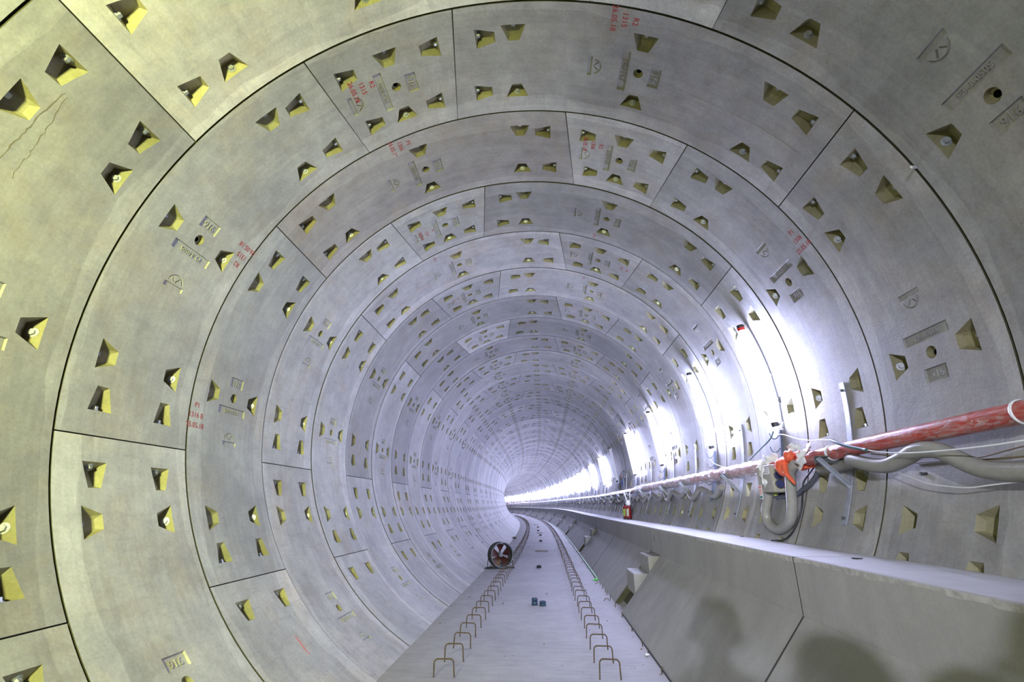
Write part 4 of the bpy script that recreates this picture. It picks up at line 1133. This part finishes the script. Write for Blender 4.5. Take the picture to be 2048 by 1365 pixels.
# ---------------------------------------------------------------- work lights clamped to the wall behind the camera, and the party whose shadows fall on the walkway
def work_light(pos, target, label):
    p = F(*pos); t = F(*target); q_ = (t - p).to_track_quat('-Z', 'Y').to_matrix().to_4x4()
    o = root('work_light', Matrix.Translation(p) @ q_, label, 'work light')
    mb = MB(); mb.lathe([(.0, .12), (.06, .12), (.08, .09), (.125, .012), (.135, .012), (.135, .0), (.120, .0)], None, 24); mb.build('reflector', M_BLACK, o)
    mb = MB()
    for k in range(5): mb.box((0, 0, .13 + k * .014), (.10, .10, .006))
    mb.build('cooling_fins', M_STEEL, o)
    w = Vector(F(pos[0], *onwall(math.degrees(math.atan2(pos[1], pos[2])) , R)))
    i_ = o.matrix_world.inverted(); mb = MB(); mb.cyl(i_ @ p + Vector((0, 0, .20)), i_ @ w, .016, n=10); mb.cyl((0, 0, .10), (0, 0, .20), .016, n=10); mb.build('clamp_arm', M_STEEL, o)
    return o
work_light(FLOOD_POS, (1.6, -2.6, 0.2), 'yellow work light clamped to the wall behind the camera')
work_light(COOL_POS, (4.2, 1.75, -1.45), 'cool white work light clamped farther back on the wall')

def person(s, a, hgt, rz, label, jac, hel, arms_up=False):
    o = root('person', frame(s, a, FZ) @ Matrix.Rotation(rz, 4, 'Z'), label, 'person', None)
    k = hgt / 1.75
    J = {'pel': (0, 0, .95, .14, .11), 'wai': (0, .0, 1.10, .135, .10), 'che': (0, .01, 1.30, .165, .115), 'col': (0, 0, 1.44, .12, .085), 'nek': (0, .01, 1.51, .055, .055), 'skl': (0, .02, 1.60, .072, .085), 'top': (0, .02, 1.69, .06, .07)}
    E_ = [('pel', 'wai'), ('wai', 'che'), ('che', 'col'), ('col', 'nek'), ('nek', 'skl'), ('skl', 'top')]
    for sg, n_ in ((-1, 'l'), (1, 'r')):
        J['hip' + n_] = (sg * .09, 0, .90, .10, .10); J['kne' + n_] = (sg * .11, .02, .50, .065, .07); J['ank' + n_] = (sg * .12, -.01, .09, .042, .045); J['toe' + n_] = (sg * .13, .15, .035, .040, .030)
        J['sho' + n_] = (sg * .18, 0, 1.42, .065, .06)
        if arms_up: el, wr, ha = (sg * .26, .14, 1.22), (sg * .10, .30, 1.40), (sg * .06, .34, 1.45)
        else: el, wr, ha = (sg * .25, -.02, 1.13), (sg * .27, .08, .88), (sg * .27, .11, .80)
        J['elb' + n_] = (*el, .048, .048); J['wri' + n_] = (*wr, .030, .034); J['han' + n_] = (*ha, .040, .024)
        E_ += [('pel', 'hip' + n_), ('hip' + n_, 'kne' + n_), ('kne' + n_, 'ank' + n_), ('ank' + n_, 'toe' + n_), ('col', 'sho' + n_), ('sho' + n_, 'elb' + n_), ('elb' + n_, 'wri' + n_), ('wri' + n_, 'han' + n_)]
        for f in range(4):
            J['f%d%s' % (f, n_)] = (ha[0] + (f - 1.5) * .018, ha[1] + .02, ha[2] - .075 + abs(f - 1.2) * .008, .009, .009); E_.append(('han' + n_, 'f%d%s' % (f, n_)))
        J['thu' + n_] = (ha[0] - sg * .03, ha[1] + .045, ha[2] - .02, .010, .010); E_.append(('wri' + n_, 'thu' + n_))
    names = list(J); me = bpy.data.meshes.new('body')
    me.from_pydata([tuple(c * k for c in J[n][:3]) for n in names], [(names.index(a_), names.index(b_)) for a_, b_ in E_], [])
    b = link('body', me, o); me.materials.append(jac)
    m = b.modifiers.new('skin', 'SKIN'); m.use_smooth_shade = True
    for i, n in enumerate(names):
        v = me.skin_vertices[0].data[i]; v.radius = (J[n][3] * k, J[n][4] * k); v.use_root = (n == 'pel')
    m2 = b.modifiers.new('sub', 'SUBSURF'); m2.levels = 1; m2.render_levels = 1
    dg = bpy.context.evaluated_depsgraph_get(); me2 = bpy.data.meshes.new_from_object(b.evaluated_get(dg)); b.modifiers.clear(); b.data = me2; me2.name = 'body'
    me2.materials.clear()
    for q_ in (jac, M_NAVY, M_SKIN, M_BLACK): me2.materials.append(q_)
    hands = [Vector(J['han' + n_][:3]) * k for n_ in 'lr']
    for p in me2.polygons:
        c = p.center; p.use_smooth = True
        p.material_index = 2 if c.z > 1.49 * k or min((c - h_).length for h_ in hands) < .095 * k else (3 if c.z < .13 * k else (1 if c.z < .96 * k else 0))
    mb = MB(); mb.lathe([(0, .155), (.06, .148), (.10, .115), (.118, .06), (.122, .02), (.122, .0)], Matrix.Translation((0, .01 * k, 1.61 * k)) @ Matrix.Diagonal((.92, 1.08, 1, 1)), 24)
    mb.lathe([(.118, .012), (.140, .004), (.142, .0), (.118, .002)], Matrix.Translation((0, .02 * k, 1.61 * k)) @ Matrix.Diagonal((.92, 1.15, 1, 1)), 24); mb.build('hard_hat', hel, o)
    mb = MB()   # face: nose, brow line, ears
    mb.cyl(Vector((0, .105, 1.585)) * k, Vector((0, .125, 1.565)) * k, .010, .013, n=8)
    for sg in (-1, 1): mb.cyl(Vector((sg * .075, .02, 1.59)) * k, Vector((sg * .090, .015, 1.60)) * k, .026, .020, n=10)
    mb.build('face_features', M_SKIN, o)
    mb = MB()
    for sg in (-1, 1): mb.cyl(Vector((sg * .030, .098, 1.60)) * k, Vector((sg * .030, .104, 1.60)) * k, .010, n=10)
    mb.build('eyes', M_BLACK, o)
    mb = MB()
    for z_ in (1.12, 1.24): mb.lathe([(.165, -.025), (.168, -.02), (.168, .02), (.165, .025)], Matrix.Translation((0, .005, z_ * k)) @ Matrix.Diagonal((1, .76, 1, 1)), 24)
    mb.build('reflective_band', M_WHITEP, o)
    if arms_up:
        c = root('hand_camera', o.matrix_world @ Matrix.Translation((0, .39 * k, 1.47 * k)), 'black camera held up by the person behind', 'camera')
        mb = MB(); mb.box((0, 0, 0), (.14, .06, .095), bev=.01); mb.box((0, -.0, .055), (.06, .05, .025), bev=.005); mb.build('camera_body', M_BLACK, c)
        mb = MB(); mb.cyl((0, .03, 0), (0, .09, 0), .036, .034, n=20); mb.build('lens', M_BLACK, c)
    return o
M_SKIN = simple('skin', (.50, .30, .21), .55); M_VEST = simple('orange_vest', (.75, .20, .03), .7); M_NAVY = simple('navy_workwear', (.03, .04, .08), .8)
M_HATW = simple('white_hard_hat', (.8, .8, .78), .3); M_HATO = simple('orange_hard_hat', (.8, .25, .03), .3)
person(-.60, -.29, 1.76, -.1, 'person in orange workwear and white hard hat, standing with arms down', M_VEST, M_HATW)
person(-1.25, -.14, 1.76, .1, 'person in navy workwear and orange hard hat, arms down', M_NAVY, M_HATO)
person(-1.12, .36, 1.80, 0, 'person in navy workwear and white hard hat, hands raised in front', M_NAVY, M_HATW, True)
